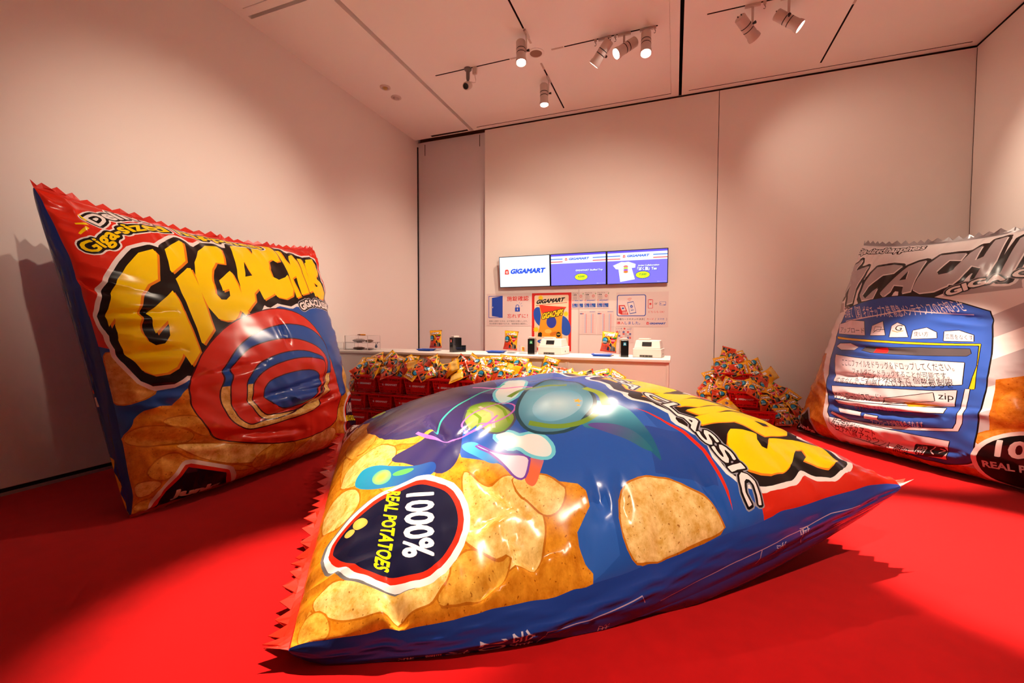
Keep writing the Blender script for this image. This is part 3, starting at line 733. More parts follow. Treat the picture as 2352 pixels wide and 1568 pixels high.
RED, YEL, ORG, BLK, WHT, NAVY = srgb(216, 42, 22), srgb(252, 214, 0), srgb(232, 130, 22), srgb(16, 12, 12), srgb(240, 232, 228), srgb(18, 20, 46)
BLUE, DBLUE = srgb(34, 86, 176), srgb(26, 58, 140)
PILE, CHIP1, CHIP2, CHIP3 = srgb(226, 150, 34), srgb(248, 212, 124), srgb(236, 178, 66), srgb(196, 118, 24)
def grad(c0, c1, p0, p1):
    p0, p1 = np.array(p0, float), np.array(p1, float); e = p1-p0; c0, c1 = np.array(c0), np.array(c1)
    def f(P):
        t = np.clip(((P-p0)@e)/(e@e), 0, 1)[:, None]; t = t*t*(3-2*t); return c0*(1-t)+c1*t
    return f
def radial(c0, c1, c, r):
    c = np.array(c); c0, c1 = np.array(c0), np.array(c1)
    def f(P):
        t = np.clip(np.hypot(*(P-c).T)/r, 0, 1)[:, None]; return c0*(1-t)+c1*t
    return f
def chip(out, R, col, edge=.010, sm=True):
    if sm: R = smoothring(R, 2)
    out.append(Lay(offset([R], edge, .02), CHIP3, .6)); out.append(Lay(R, col, 1))
def logo(out, letters, holes=(), yel=YEL, org=ORG, blk=BLK, wht=WHT, shadow=None, b=.045, wq=.032):
    sh = [l+np.array([.012, -.045]) for l in letters]
    full = lambda d, h: [g[0] for g in rings_union(offset(letters+sh, d, h))]      # outline without inner gaps
    for g in full(b+wq, .02): out.append(Lay(g, wht))
    for g in full(b, .016): out.append(Lay(g, blk))
    for l in letters: out.append(Lay(l+np.array([.010, -.014]), org))
    for l in letters: out.append(Lay(l, yel))
    for h in holes: out.append(Lay(h+np.array([.006, .006]), org)); out.append(Lay(h, blk))
def outlined(out, rings, col, oc, d, oc2=None, d2=0, h=.008):
    if oc2: out.append(Lay(offset(rings, d2, h), oc2))
    out.append(Lay(offset(rings, d, h), oc)); out.append(Lay(rings, col))
def badge(out, disc, t1, t2, bag, navy=NAVY, ring=RED, rim=WHT, ytext=srgb(244, 236, 20)):
    out.append(Lay(offset([disc+np.array([.0, -.02])], .055, .02), srgb(110, 108, 110)))
    out.append(Lay(offset([disc], .055, .02), rim)); out.append(Lay(offset([disc], .026, .015), ring)); out.append(Lay(disc, navy))
    out.append(Lay(fit(bold(text('1000%'), .03), *t1), WHT)); out.append(Lay(fit(bold(text('REAL POTATOES'), .035), *t2), ytext))
def redzone(out, bag):
    b = np.concatenate([A2(LBA['redline']), A2(FGA['redline'])[::-1]]); b[0, 0] = -.02; b[-1, 0] = 1.02
    b = np.concatenate([b, A2([1.02, 1.02, -.02, 1.02])])*np.array([bag.W, bag.L]); out.append(Lay(b, RED))
def tagline(out, D, bag):
    l1 = along(bold(text('Delivering'), .03), D['l1'], D['h1'], D['w1']); l2 = along(bold(text('Giga-sized happiness'), .03), D['l2'], D['h2'], D['w2'])
    for l, c in ((l1, WHT), (l2, YEL)): outlined(out, l, c, BLK, .016, WHT, .026)
    for a, b_ in D['rays']: out.append(Lay(stroke([a, b_], .012, .022), YEL))

# --- the bag lying in front
a = art(FGA, FGB); q = art(LBA, FGB); W, L = FGB.W, FGB.L; S_ = np.array([W, L]); ly = []
for k, (x, y, r0, r1) in enumerate(((.72, .55, .30, .16), (.62, .42, .25, .2), (.95, .42, .2, .12), (.85, .60, .22, .2), (.55, .55, .3, .2))):
    ly.append(Lay(star(x*W, y*L, r0, r1, 2, .5+k), srgb(30, 72, 156) if k % 2 else srgb(44, 98, 190)))
redzone(ly, FGB)
pile = np.concatenate([a['pile'], A2([.0, .06, -.02, -.02, 1.02, -.02, 1.02, .385])*S_]); ly.append(Lay(pile, PILE, 1))
for k, c in (('chipA', CHIP1), ('chipB', CHIP1), ('chipF', CHIP2), ('chipC', CHIP1), ('chipD', CHIP2), ('chipE', CHIP2), ('chipR', srgb(244, 206, 128))): chip(ly, a[k], c)
for cx, cy, rx, ry, rt, c in ((.70, .19, .22, .15, .4, CHIP2), (.60, .12, .2, .16, 1, CHIP1), (.42, .10, .26, .13, .2, CHIP2), (.25, .10, .22, .12, -.3, CHIP1), (.70, .07, .16, .12, .5, CHIP1), (.97, .05, .1, .08, .4, CHIP2)):
    chip(ly, ell(cx*W, cy*L, rx, ry, 26, rt), c)
# loose airbrushed colour shapes: indigo mass, teal and green lobes, white drops, a plain blue oval with a long teal sweep
SUIT, TEAL, CYAN, LIME = srgb(52, 40, 78), srgb(22, 120, 150), srgb(60, 170, 214), srgb(170, 204, 40)
sm = lambda k: smoothring(a[k], 2)
mid_ = lambda k: a[k].mean(0)
ly.append(Lay(smoothring(A2([.30, .10, .22, .16, .20, .30, .30, .42, .50, .40, .62, .33, .60, .20, .50, .14])*S_, 3), grad(SUIT, srgb(42, 52, 118), (.3*W, .12*L), (.4*W, .42*L))))
ly.append(Lay(sm('suit'), grad(srgb(72, 52, 86), srgb(40, 38, 96), a['suit'].min(0), a['suit'].max(0))))
ly.append(Lay(smoothring(A2([.05, .16, .12, .06, .22, .08, .34, .16, .40, .24, .34, .26, .22, .20, .10, .20])*S_, 3), grad(srgb(40, 90, 160), srgb(30, 60, 130), (.05*W, .1*L), (.4*W, .22*L))))
ly.append(Lay(smoothring(A2([.12, .13, .18, .11, .26, .15, .22, .165, .15, .155])*S_, 3), LIME))
ly.append(Lay(sm('fist'), grad(srgb(24, 150, 190), srgb(30, 70, 150), a['fist'].min(0), a['fist'].max(0))))
c_ = mid_('fist'); ly.append(Lay(ell(c_[0]-.02, c_[1]-.06, .07, .05, 24, .5), radial(srgb(190, 230, 40), srgb(40, 160, 150), (c_[0]-.02, c_[1]-.06), .08)))
ly.append(Lay(ell(c_[0]+.02, c_[1]+.06, .02, .06, 20, -.3), srgb(90, 190, 90)))
ly.append(Lay(sm('orange'), grad(srgb(232, 110, 70), srgb(70, 110, 180), mid_('orange'), mid_('orange')+np.array([-.1, .12]))))
ly.append(Lay(sm('wing'), grad(srgb(80, 190, 235), srgb(24, 110, 190), a['wing'].min(0), a['wing'].max(0))))
ly.append(Lay(offset([sm('cone')], .012, .012), srgb(120, 70, 170))); ly.append(Lay(sm('cone'), srgb(226, 214, 232)))
for k in ('flip', 'flip2'):
    ly.append(Lay(offset([sm(k)], .02, .015), srgb(110, 205, 225))); ly.append(Lay(sm(k), radial(WHT, srgb(190, 232, 236), mid_(k), .25)))
ly.append(Lay(offset([sm('leaf')], .014, .015), srgb(70, 70, 90))); ly.append(Lay(sm('leaf'), radial(srgb(206, 214, 130), srgb(96, 140, 34), mid_('leaf'), .18)))
lf = mid_('leaf')
for k in range(3):
    ly.append(Lay(stroke([lf+np.array([-.14, -.09+.07*k]), lf+np.array([0, -.05+.07*k]), lf+np.array([.14, -.10+.09*k])], .018), srgb(224, 180, 170) if k % 2 else srgb(120, 160, 40)))
ly.append(Lay([ell(lf[0], lf[1], .10, .17, 26, .2), ell(lf[0], lf[1], .088, .158, 26, .2)], srgb(190, 110, 190)))
ly.append(Lay(sm('tail'), grad(srgb(20, 96, 132), srgb(96, 196, 220), a['tail'][8], a['tail'][1])))
ly.append(Lay(sm('tail2'), grad(srgb(92, 70, 150), srgb(30, 110, 130), a['tail2'][0], a['tail2'][4])))
ly.append(Lay(offset([sm('oval')], .022, .015), srgb(26, 70, 84))); ly.append(Lay(sm('oval'), radial(srgb(120, 196, 220), srgb(22, 84, 120), mid_('oval'), .42)))
ly.append(Lay(sm('ovalin'), radial(srgb(190, 222, 230), srgb(76, 160, 196), mid_('ovalin'), .22)))
ov = mid_('oval')
for sx in (-1, 1):
    ly.append(Lay(stroke(smoothline([ov+np.array([sx*.17, -.22]), ov+np.array([sx*.255, -.10]), ov+np.array([sx*.26, .06]), ov+np.array([sx*.20, .17])]), .04, .03), srgb(112, 150, 50)))
ly.append(Lay(stroke(smoothline([ov+np.array([-.12, .25]), ov+np.array([.0, .30]), ov+np.array([.14, .25])]), .05, .05), srgb(150, 178, 44)))
for dx, dy, r in ((.05, .12, .028), (.10, .10, .014)): ly.append(Lay(star(ov[0]+dx, ov[1]+dy, r, r*.45, 5), srgb(240, 180, 50)))
for pts, c in (([.45, .42, .5, .33, .56, .27, .62, .25], srgb(60, 190, 170)), ([.40, .36, .48, .40, .52, .46], srgb(230, 120, 200)), ([.58, .22, .66, .25, .69, .31, .64, .36], srgb(190, 110, 200))):
    ly.append(Lay(stroke(smoothline(A2(pts)*S_), .02, .012), c))
ly.append(Lay(np.concatenate([a['arc'], a['arc2'][::-1]]), RED))
logo(ly, [q['G1'], q['idot'], q['istem'], q['G2']*[.93, 1], a['L_A'], a['L_C'], a['L_H1'], a['L_H2'], a['L_I'], a['L_J'], a['L_P'], a['L_S']], [a['L_Ph']], b=.05, wq=.03)
cl = a['classic']
outlined(ly, along(bold(text('GIGA CLASSIC'), .022), cl, .088), WHT, BLK, .011, srgb(150, 150, 160), .017)
bd = smoothring(a['badge'], 2)
badge(ly, bd, a['t1000'], a['treal'], FGB)
for k in ('potato1', 'potato2'): ly.append(Lay(smoothring(a[k], 2), radial(srgb(246, 206, 100), srgb(206, 150, 50), mid_(k), .06)))
b2 = A2([-.02, .01, .02, .03, .08, .11, .16, .125, .185, .06, .20, -.02, -.02, -.02])*S_
ly.append(Lay(offset([b2], .05, .02), WHT)); ly.append(Lay(offset([b2], .022, .015), RED)); ly.append(Lay(b2, srgb(44, 36, 44)))
ly.append(Lay(fit(bold(text('3000'), .05), (.03*W, .045*L), (.15*W, .045*L), (.04*W, .09*L)), WHT)); ly.append(Lay(fit(bold(text('Junks'), .05), (.04*W, .012*L), (.17*W, .012*L), (.04*W, .04*L)), WHT))
ly.append(Lay(rect(-.1, -.1, W+.1, .009*L), RED)); ly.append(Lay(rect(-.1, L*.985, W+.1, L+.1), RED))
M_redfilm = mat('red_seal_film', srgb(214, 40, 20), .35, coat=.2)
M_greyfilm = mat('grey_seal_film', srgb(150, 140, 142), .35, coat=.2)
gw = FGB.G; gl_ = []
PW = srgb(206, 200, 214)
for v0, h, s_, w0, w1 in ((.300, .030, '会期', .45, 1.25), (.262, .034, '2025', .55, 1.5), (.222, .030, '次', .8, 1.1), (.198, .020, '撮影', .75, 1.2), (.165, .020, '券', .85, 1.1), (.415, .016, '注', .85, 1.0), (.735, .020, '店', .45, .62), (.69, .018, '渋', .6, .75)):
    gl_.append(Lay(fit(text(s_), (w0*gw, v0*L), (w1*gw, v0*L), (w0*gw, (v0+h)*L)), PW))
for pts in ([1.0, .335, .62, .345, .58, .40, .42, .47, .60, .475], [.72, .50, .66, .58, .55, .66, .50, .74, .40, .80, .45, .86], [.9, .66, .56, .665], [.9, .745, .5, .74]):
    gl_.append(Lay(stroke(A2(pts)*np.array([gw, L]), .004), srgb(180, 150, 170)))
build_bag(FGB, 'giant_snack_bag', 'giant blue and red snack bag lying on its back on the carpet, nearest of all', ly, BLUE, DBLUE, gr=gl_, fr_mat=M_redfilm, nu=130, nv=150, fl=.095)

# --- the upright bag at the left wall
a = art(LBA, LFB); f = art(FGA, LFB); W, L = LFB.W, LFB.L; S_ = np.array([W, L]); ly = []
redzone(ly, LFB)
chip(ly, a['chipL'], srgb(226, 172, 84))
pile = np.concatenate([a['pile'], A2([.35, .36, .72, .40])*S_, a['pileR'], A2([1.02, .30, 1.02, -.02, -.02, -.02, -.02, .17])*S_]); ly.append(Lay(pile, PILE, 1))
for k, c in (('chip6', CHIP2), ('chip1', CHIP2), ('chip4', CHIP1), ('chip2', CHIP2), ('chip3', CHIP1), ('chip5', CHIP1)): chip(ly, a[k], c)
for cx, cy, rx, ry, rt, c in ((.62, .10, .26, .13, .3, CHIP1), (.80, .16, .2, .15, -.4, CHIP2), (.9, .30, .12, .2, 0, CHIP1), (.42, .12, .2, .10, .1, CHIP2), (.05, .05, .14, .08, .3, CHIP2)): chip(ly, ell(cx*W, cy*L, rx, ry, 26, rt), c)
RR, DR = srgb(222, 52, 34), srgb(70, 22, 30)
def ring(k): return smoothring(a[k], 2)
def bandcol(P): return np.where((P[:, 1] > .36*L)[:, None], np.array(BLUE), np.array(CHIP1))
lg = [a['G1'], a['idot'], a['istem'], a['G2'], a['A'], a['C'], a['H'], a['I'], a['PP'], f['L_S']]
logo(ly, lg, [a['Ah']], b=.042, wq=.026)
outlined(ly, along(bold(text('GIGA-CLASSIC'), .05), A2([.688, .628, .74, .646, .81, .648, .95, .62])*S_, .09, .56), WHT, BLK, .014, srgb(170, 168, 176), .022)
for k, c in (('C0', RR), ('C1', 'band'), ('C2', RR), ('C3', 'band'), ('C4', RR), ('C5', srgb(36, 84, 176))):
    R_ = ring(k)
    ly.append(Lay(offset([R_], .010, .012), DR))
    if c == 'band':
        cut = .365*L
        ly.append(Lay(R_, BLUE)); 
        low = R_.copy(); low[:, 1] = np.minimum(low[:, 1], cut); ly.append(Lay(low, CHIP1, 1))
    else: ly.append(Lay(R_, c))
ly.append(Lay(ring('curl'), RR))
pt = a['pent']; pt = np.concatenate([pt[:4], A2([.27, -.01, .06, -.01])*S_])
ly.append(Lay(offset([pt], .055, .02), WHT)); ly.append(Lay(offset([pt], .026, .015), RED)); ly.append(Lay(pt, NAVY))
ly.append(Lay(fit(bold(text('Junks'), .06), a['pent_text'][0]+[0, -.03], a['pent_text'][1]+[0, -.03], a['pent_text'][2]), WHT))
bd = smoothring(f['badge']+np.array([.06*W, -.01*L]), 2)
badge(ly, bd, f['t1000']+np.array([.06*W, 0]), f['treal']+np.array([.06*W, 0]), LFB)
ly.append(Lay(rect(-.1, -.1, W+.1, .022*L), RED))
tagline(ly, dict(l1=A2([.13, .872, .172, .918, .235, .955, .32, .968, .47, .972])*S_, h1=.122, w1=.80, l2=A2([.056, .757, .084, .768, .119, .795, .155, .838, .202, .878, .264, .915, .321, .933, .45, .945, .75, .95])*S_, h2=.118, w2=1.6,
        rays=[(a['rays'][0], a['rays'][1]), (a['rays'][2], a['rays'][3]), (a['rays'][4], a['rays'][5])]), LFB)
gw = max(LFB.G, .2)
zz = A2([.55, .02, .95, .05, .6, .075, .98, .11, .55, .135, .9, .17, .6, .2, 1.1, .22, 1.1, .0])*np.array([gw, L])
gl_ = [Lay(zz, srgb(240, 180, 20)), Lay(rect(.75*gw, .375*L, .95*gw, .385*L), RED), Lay(rect(.6*gw, .34*L, .9*gw, .365*L), WHT)]
build_bag(LFB, 'giant_snack_bag', 'giant red and yellow snack bag standing upright against the left wall', ly, BLUE, DBLUE, gl=gl_, fr_mat=M_redfilm, nu=120, nv=130, fl=.055)

# --- the grey bag at the right
a = art(RBA, RTB); W, L = RTB.W, RTB.L; S_ = np.array([W, L]); ly = []
PALE, GRY, DGR, PB = srgb(226, 216, 214), srgb(166, 154, 154), srgb(120, 110, 112), srgb(52, 86, 172)
for k in range(5):
    y = .62-.17*k; ly.append(Lay(A2([.45, y-.16, 1.02, y+.16, 1.02, y+.06, .45, y-.24])*S_, srgb(176, 162, 164)))
ly.append(Lay(A2([-.02, .60, .5, .70, 1.02, .72, 1.02, .90, -.02, .80])*S_, GRY))
ly.append(Lay(A2([-.02, .42, .10, .43, .12, .36, .20, .30, .22, .18, .30, .06, .5, .10, .78, .10, .78, .40, .84, .415, .95, .41, 1.02, .38, 1.02, -.02, -.02, -.02])*S_, srgb(190, 110, 30), 1))
for cx, cy, rx, ry, rt, c in ((.9, .33, .25, .17, .2, srgb(206, 128, 40)), (.88, .22, .3, .10, .1, srgb(222, 150, 60)), (.06, .30, .12, .2, 0, srgb(206, 130, 44)), (.12, .16, .14, .12, .5, srgb(196, 116, 34))): chip(ly, ell(cx*W, cy*L, rx, ry, 26, rt), c)
lt = [a[k] for k in ('L_I', 'L_G', 'L_A', 'L_C', 'L_H', 'L_I2')]+[A2([.80, .74, .86, .93, .93, .95, .96, .90, .93, .85, .89, .84, .86, .75])*S_, A2([-.02, .70, .02, .86, .09, .90, .06, .80, .05, .70])*S_]
logo(ly, lt, [a['L_Ah']], yel=srgb(176, 164, 166), org=srgb(236, 228, 226), blk=srgb(34, 28, 28), wht=srgb(232, 224, 222), b=.030, wq=.024)
outlined(ly, along(bold(text('GIGA CLASSIC'), .05), A2([.575, .70, .66, .735, .76, .755, .86, .745, .96, .70])*S_, .085, 1.0), WHT, BLK, .012, srgb(150, 140, 144), .02)
t_ = a['t_del']; t_ = (A2([.01, .915, .38, .945, .005, .965])*S_)
r_ = fit(bold(text('Giga-sized happiness'), .03), *t_); ly.append(Lay(offset(r_, .012, .008), srgb(24, 20, 20))); ly.append(Lay(r_, PALE))
pn = smoothring(a['panel'], 1); ly.append(Lay(offset([pn], .010, .012), BLK)); ly.append(Lay(pn, PB))
PK, INK = srgb(226, 206, 210), srgb(18, 16, 20)
def pbox(k, c, e=.006): ly.append(Lay(offset([a[k]], e, .008), INK)); ly.append(Lay(a[k], c))
ly.append(Lay(a['under'], PK)); pbox('yel', srgb(232, 184, 30), .005); pbox('wline', PK, .005)
for k in ('btn1', 'btn2', 'btn3', 'btn4', 'btn5', 'pill', 'box1', 'box2', 'box3', 'tag1', 'tag2', 'box4'): pbox(k, PK)
pbox('box2b', srgb(216, 190, 186)); pbox('bar', srgb(84, 76, 80), .004); ly.append(Lay(a['barred'], srgb(212, 40, 40))); pbox('blk', srgb(30, 24, 26), .004)
ly.append(Lay(a['ylw2'], srgb(226, 150, 30)))
def ptext(k, s_, c, b=0):
    r0 = text(s_); r0 = bold(r0, b) if b else r0; ly.append(Lay(fit(r0, *a[k]), c))
ptext('title', '容体候て【窮】ギガチップス使 緊急メンテナンスのお知らせ', PK)
ptext('t_btn1', 'アップロード', INK); ptext('t_btn4', '使い方', INK); ptext('t_btn5', '広告をなくす', INK)
ptext('t_box1a', 'ここにファイルをドラッグ＆ドロップしてください。', INK); ptext('t_box1b', 'フォルダごとドラッグすることが可能です。', INK)
ptext('t_box1c', '１ファイル99GBまで 個数無制限', INK); ptext('t_box1d', '広告なしでご利用したい方は、こちらを', INK)
ptext('t_box2', 'ダウンロードパスワード：', INK); ptext('t_zip', 'zip', INK); ptext('t_box3', 'ボタンを押してください。', srgb(190, 40, 40))
ptext('t_line', 'アップロードが強定着色されます', PK); ptext('t_box4a', '株式会社ギガマート', INK); ptext('t_box4b', 'らすべ展アカウント 開設', INK); ptext('t_blk', '開く>', PK)
e_ = a['btn2']; ly.append(Lay(stroke([e_[0]+[.02, .03], e_.mean(0), e_[3]+[-.02, .06]], .006), INK)); ly.append(Lay([rect(*(e_.mean(0)-[.035, .02]), *(e_.mean(0)+[.035, .03])), rect(*(e_.mean(0)-[.031, .016]), *(e_.mean(0)+[.031, .026]))], INK))
e_ = a['btn3'].mean(0); ly.append(Lay(fit(text('G'), e_+[-.03, -.01], e_+[.03, -.01], e_+[-.03, .05]), INK)); ly.append(Lay(stroke([e_+[-.05, -.012], e_+[0, -.025], e_+[.05, -.008]], .007), srgb(226, 130, 30)))
bd = ell(.885*W, .135*L, .30, .27, 40); ly.append(Lay(offset([bd], .03, .015), WHT)); ly.append(Lay(bd, srgb(22, 18, 20)))
ly.append(Lay(fit(bold(text('1000%'), .035), (.795*W, .16*L), (1.0*W, .175*L), (.80*W, .215*L)), WHT)); ly.append(Lay(fit(bold(text('REAL POTATOES'), .035), (.765*W, .115*L), (1.0*W, .13*L), (.765*W, .14*L)), srgb(206, 200, 200)))
ly.append(Lay(ell(.87*W, .07*L, .05, .03, 20, .4), srgb(190, 80, 40)))
b2 = A2([-.02, .02, .03, .10, .10, .175, .15, .12, .19, .05, .20, -.02, -.02, -.02])*S_
ly.append(Lay(offset([b2], .03, .015), srgb(150, 140, 140))); ly.append(Lay(b2, srgb(20, 17, 18))); ly.append(Lay(fit(bold(text('Junks'), .04), (.03*W, .06*L), (.16*W, .04*L), (.04*W, .105*L)), srgb(216, 196, 192)))
build_bag(RTB, 'giant_snack_bag', 'giant grey snack bag with a blue handwritten panel leaning in the right corner', ly, PALE, srgb(120, 112, 114), fr_mat=M_greyfilm, nu=110, nv=120, fl=.06)

# ------------------------------------------------------------------ track spotlights
M_lampw = mat('lamp_white', srgb(214, 196, 186), .45)
M_blackp = mat('black_plastic', (.012, .012, .013), .35)
M_lens = mat('lit_lens', (1, .93, .82), .3, emit=14)
M_glassr = mat('lens_ring', (.10, .13, .13), .2)
def spotlight(mx, my, d, pw, cone, bl, along_x, label):
    d = Vector(d).normalized(); drop = .20
    root = empty('track_spotlight', (mx, my, ZC)); tag(root, label, 'spotlight', 'ceiling track spotlights')
    ax = (.075, .014) if along_x else (.014, .075)
    MB().box(-ax[0], ax[0], -ax[1], ax[1], -.028, .0).build('track_adapter', M_lampw, root, bevel=.003)
    side = Vector((-.066, 0, 0)) if not along_x else Vector((0, -.066, 0))
    dh = Vector((d.x, d.y, 0))
    if dh.length > .3: side = Vector((-dh.y, dh.x, 0)).normalized()*.066
    MB().box(-.012, .012, -.006, .006, -drop-.02, -.025, Matrix.Rotation(math.atan2(side.y, side.x)+math.pi/2, 4, 'Z')).build('arm', M_lampw, root, bevel=.002)
    piv = Vector((0, 0, -drop))+side
    q = d.to_track_quat('-Z', 'Y').to_matrix().to_4x4(); M = Matrix.Translation(piv) @ q
    k = 1.18
    prof = [(0, .115), (.040, .115), (.047, .108), (.047, .022), (.0445, .020), (.0445, .014), (.047, .012), (.047, -.020), (.0445, -.022), (.0445, -.028), (.047, -.030), (.047, -.085), (.052, -.095), (.055, -.118), (.055, -.128), (.049, -.130), (.049, -.118)]
    head = MB().lathe([(r*k, z*k) for r, z in prof], 24, M).build('lamp_head', M_lampw, root, smooth=True)
    for z in (.017, -.025): MB().lathe([(.0448*k, (z+.0032)*k), (.0476*k, (z+.0026)*k), (.0476*k, (z-.0026)*k), (.0448*k, (z-.0032)*k)], 24, M).build('groove', M_blackp, head)
    MB().lathe([(0, -.121*k), (.045*k, -.121*k)], 24, M).build('lens', M_lens, root)
    MB().lathe([(.0455*k, -.1205*k), (.0495*k, -.1215*k), (.0495*k, -.119*k)], 24, M).build('lens_ring', M_glassr, root)
    b = Vector((0, 0, -drop-.005)); MB().cyl(b-side*.1, b-side*.55, .010, .016, 8).build('clamp_knob', M_blackp, root)
    MB().cyl(b-side*.1, b+side*.4, .009, .009, 8).build('pivot', M_lampw, root)
    for e in (-.02, .02): MB().cyl(M @ Vector((e, .012, .115*k)), M @ Vector((e, .012, .115*k+.014)), .006, .006, 8).build('rear_stud', M_blackp, head)
    l = bpy.data.lights.new('spot_light', 'SPOT'); l.energy = pw; l.color = WARM; l.spot_size = math.radians(cone); l.spot_blend = bl; l.shadow_soft_size = .045
    o = bpy.data.objects.new('spot_light', l); COL.objects.link(o); o.parent = root; o.location = piv+d*.165; o.rotation_euler = d.to_track_quat('-Z', 'Y').to_euler()
    return root
SPOT_LABELS = ['white track spotlight pointing straight down, left of the round ceiling speaker', 'white track spotlight pointing down, lowest in view, on the short track near the back wall',
    'white spotlight tilted left with a narrow lit rim, leftmost of three on one track', 'white spotlight turned towards the left bag, middle of three on one track', 'white spotlight pointing down, rightmost of three on one track',
    'white spotlight seen from its side, left one of the pair beyond the ceiling slot', 'white spotlight with bright round lens, right one of the pair beyond the ceiling slot']
for i, (mm, d, pw, cone, bl) in enumerate(SPOTS):
    alx = i in (2, 3, 4, 5, 6, 9, 10)
    lb = SPOT_LABELS[i] if i < 7 else 'white track spotlight above the photographer aimed '+['down at the left carpet', 'down at the right carpet', 'at the left bag and wall', 'at the back wall', 'at the carpet by the grey bag', 'at the right wall', 'at the lying bag'][i-7]
    spotlight(mm[0], mm[1], d, pw, cone, bl, alx, lb)
# small hooks on the track
for k, (x, w_) in enumerate(((-.93, 'left of the three spotlights'), (-.70, 'between the left and middle of the three spotlights'), (-.26, 'right of the three spotlights'), (.83, 'beside the pair of spotlights'))):
    r = empty('cable_hook', (x, 5.29, ZC)); tag(r, 'tiny hook hanging from the ceiling track '+w_, 'hook', 'hooks on the ceiling track')
    MB().box(-.014, .014, -.008, .008, -.03, 0).build('clip', M_lampw, r)
    MB().tube([(0, 0, -.03), (.002, 0, -.045), (.008, 0, -.055), (.006, 0, -.068), (-.004, 0, -.075), (-.010, 0, -.068)], .0028, 6).build('hook_wire', M_track, r)
# security camera
r = empty('security_camera', (-2.61, 5.29, ZC)); tag(r, 'small white security camera with black face hanging from the left track arm', 'camera')
M_grey = mat('grey_metal', srgb(120, 112, 108), .5)
MB().lathe([(0, 0), (.05, 0), (.048, -.02), (.026, -.042), (.024, -.13), (.016, -.16), (0, -.16)], 18).build('stem', M_grey, r, smooth=True)
Mh = Matrix.Translation((0, 0, -.22)) @ Matrix.Rotation(math.radians(-58), 4, 'X')
MB().lathe([(0, .075), (.03, .072), (.045, .05), (.05, .02), (.05, -.06), (.046, -.075), (.038, -.078)], 20, Mh).build('camera_body', M_lampw, r, smooth=True)
MB().lathe([(0, -.072), (.038, -.076)], 20, Mh).build('camera_face', M_blackp, r)
r2 = empty('power_adapter', (-2.51, 5.29, ZC)); tag(r2, 'pale power adapter on the track beside the security camera', 'adapter')
MB().box(-.028, .028, -.016, .016, -.095, 0).build('adapter_body', M_lampw, r2, bevel=.004)
MB().tube([(0, 0, -.095), (.006, 0, -.13), (.014, 0, -.17), (.008, 0, -.20), (-.03, 0, -.195), (-.05, -.01, -.185)], .0035, 6).build('cable', M_lampw, r2, smooth=True)
# ceiling fittings
r = empty('ceiling_speaker', (-1.67, 5.29, ZC)); tag(r, 'round flush speaker with brown mesh at the centre of the ceiling tracks', 'speaker')
MB().lathe([(.075, 0), (.105, 0), (.105, -.006), (.098, -.010), (.078, -.010), (.075, -.004)], 28).build('rim', M_ceil, r, smooth=True)
MB().lathe([(0, -.005), (.0755, -.004)], 28).build('mesh_cover', mat('speaker_mesh', srgb(150, 112, 90), .7, bump=.3, bscale=400), r)
for (x, y), lb, c in (((-3.92, 5.29), 'round ceiling detector with a brass centre', srgb(196, 160, 96)), ((-3.94, 5.58), 'plain round ceiling detector nearer the back wall', srgb(206, 190, 182))):
    r = empty('ceiling_detector', (x, y, ZC)); tag(r, lb, 'detector', 'round ceiling detectors')
    MB().lathe([(.0, 0), (.075, 0), (.075, -.008), (.066, -.014), (.045, -.014), (.042, -.004), (0, -.004)], 24).build('base_plate', M_lampw, r, smooth=True)
    MB().lathe([(.034, -.004), (.03, -.022), (.018, -.034), (0, -.036)], 20).build('sensor_dome', mat('sensor', c, .4), r, smooth=True)

# ------------------------------------------------------------------ wall screens and notices
M_paper = print_mat('printed_paper', .6, texture=False)
M_screen = print_mat('lit_screen', .25, texture=False, emit=1.15)
GBL, GRD = srgb(24, 84, 214), srgb(226, 62, 44)
def flat(name, x0, x1, z0, z1, Y, layers, m, parent=None, base=(1, 1, 1), tilt=0, loc=None):
    W_, L_ = x1-x0, z1-z0; tl = math.tan(tilt)
    return sheet(name, W_, L_, layers, 2, 2, lambda u, v: np.stack([u+x0, Y-v*tl, v+z0], 1), m, parent, base=base, normals=False)
def mart(x0, x1, y0, y1, c=GBL): return Lay(box_text('GIGAMART', x0, x1, y0, y1, .06, .28), c)
def icon(cx, cy, h, c=GRD, w=WHT):
    b = A2([-.42, 0, .42, 0, .46, .12, .38, .80, .26, .95, .10, 1, .0, .93, -.10, 1, -.26, .95, -.38, .80, -.46, .12])*h+np.array([cx, cy])
    return [Lay(b, c), Lay(box_text('G', cx-.2*h, cx+.2*h, cy+.2*h, cy+.68*h, .05), w)]
xs = [-2.793, -1.898, -.997, -.097]; zt0, zt1 = 1.872, 2.385; tvY = 6.865
VIO, VIO2 = srgb(128, 118, 246), srgb(104, 84, 236)
def header(W_, L_):
    y0, y1 = L_*.70, L_*.94
    ls = [Lay(rect(0, y1, W_, L_), VIO2), Lay(rect(0, y0, W_, y1), srgb(250, 250, 255))]
    for y, c in ((.845, srgb(70, 130, 226)), (.755, srgb(236, 96, 90))):
        for a_, b_ in ((0, .22), (.77, 1)): ls.append(Lay(rect(a_*W_, (y-.012)*L_, b_*W_, (y+.018)*L_), c))
    ls.append(mart(.33*W_, .70*W_, .80*L_, .875*L_, srgb(70, 120, 226))); ls += icon(.285*W_, .79*L_, .085*L_, srgb(236, 90, 80))
    ls.append(Lay(box_text('ギガマート コンビニ', .40*W_, .60*W_, .735*L_, .755*L_), srgb(206, 190, 240)))
    return ls
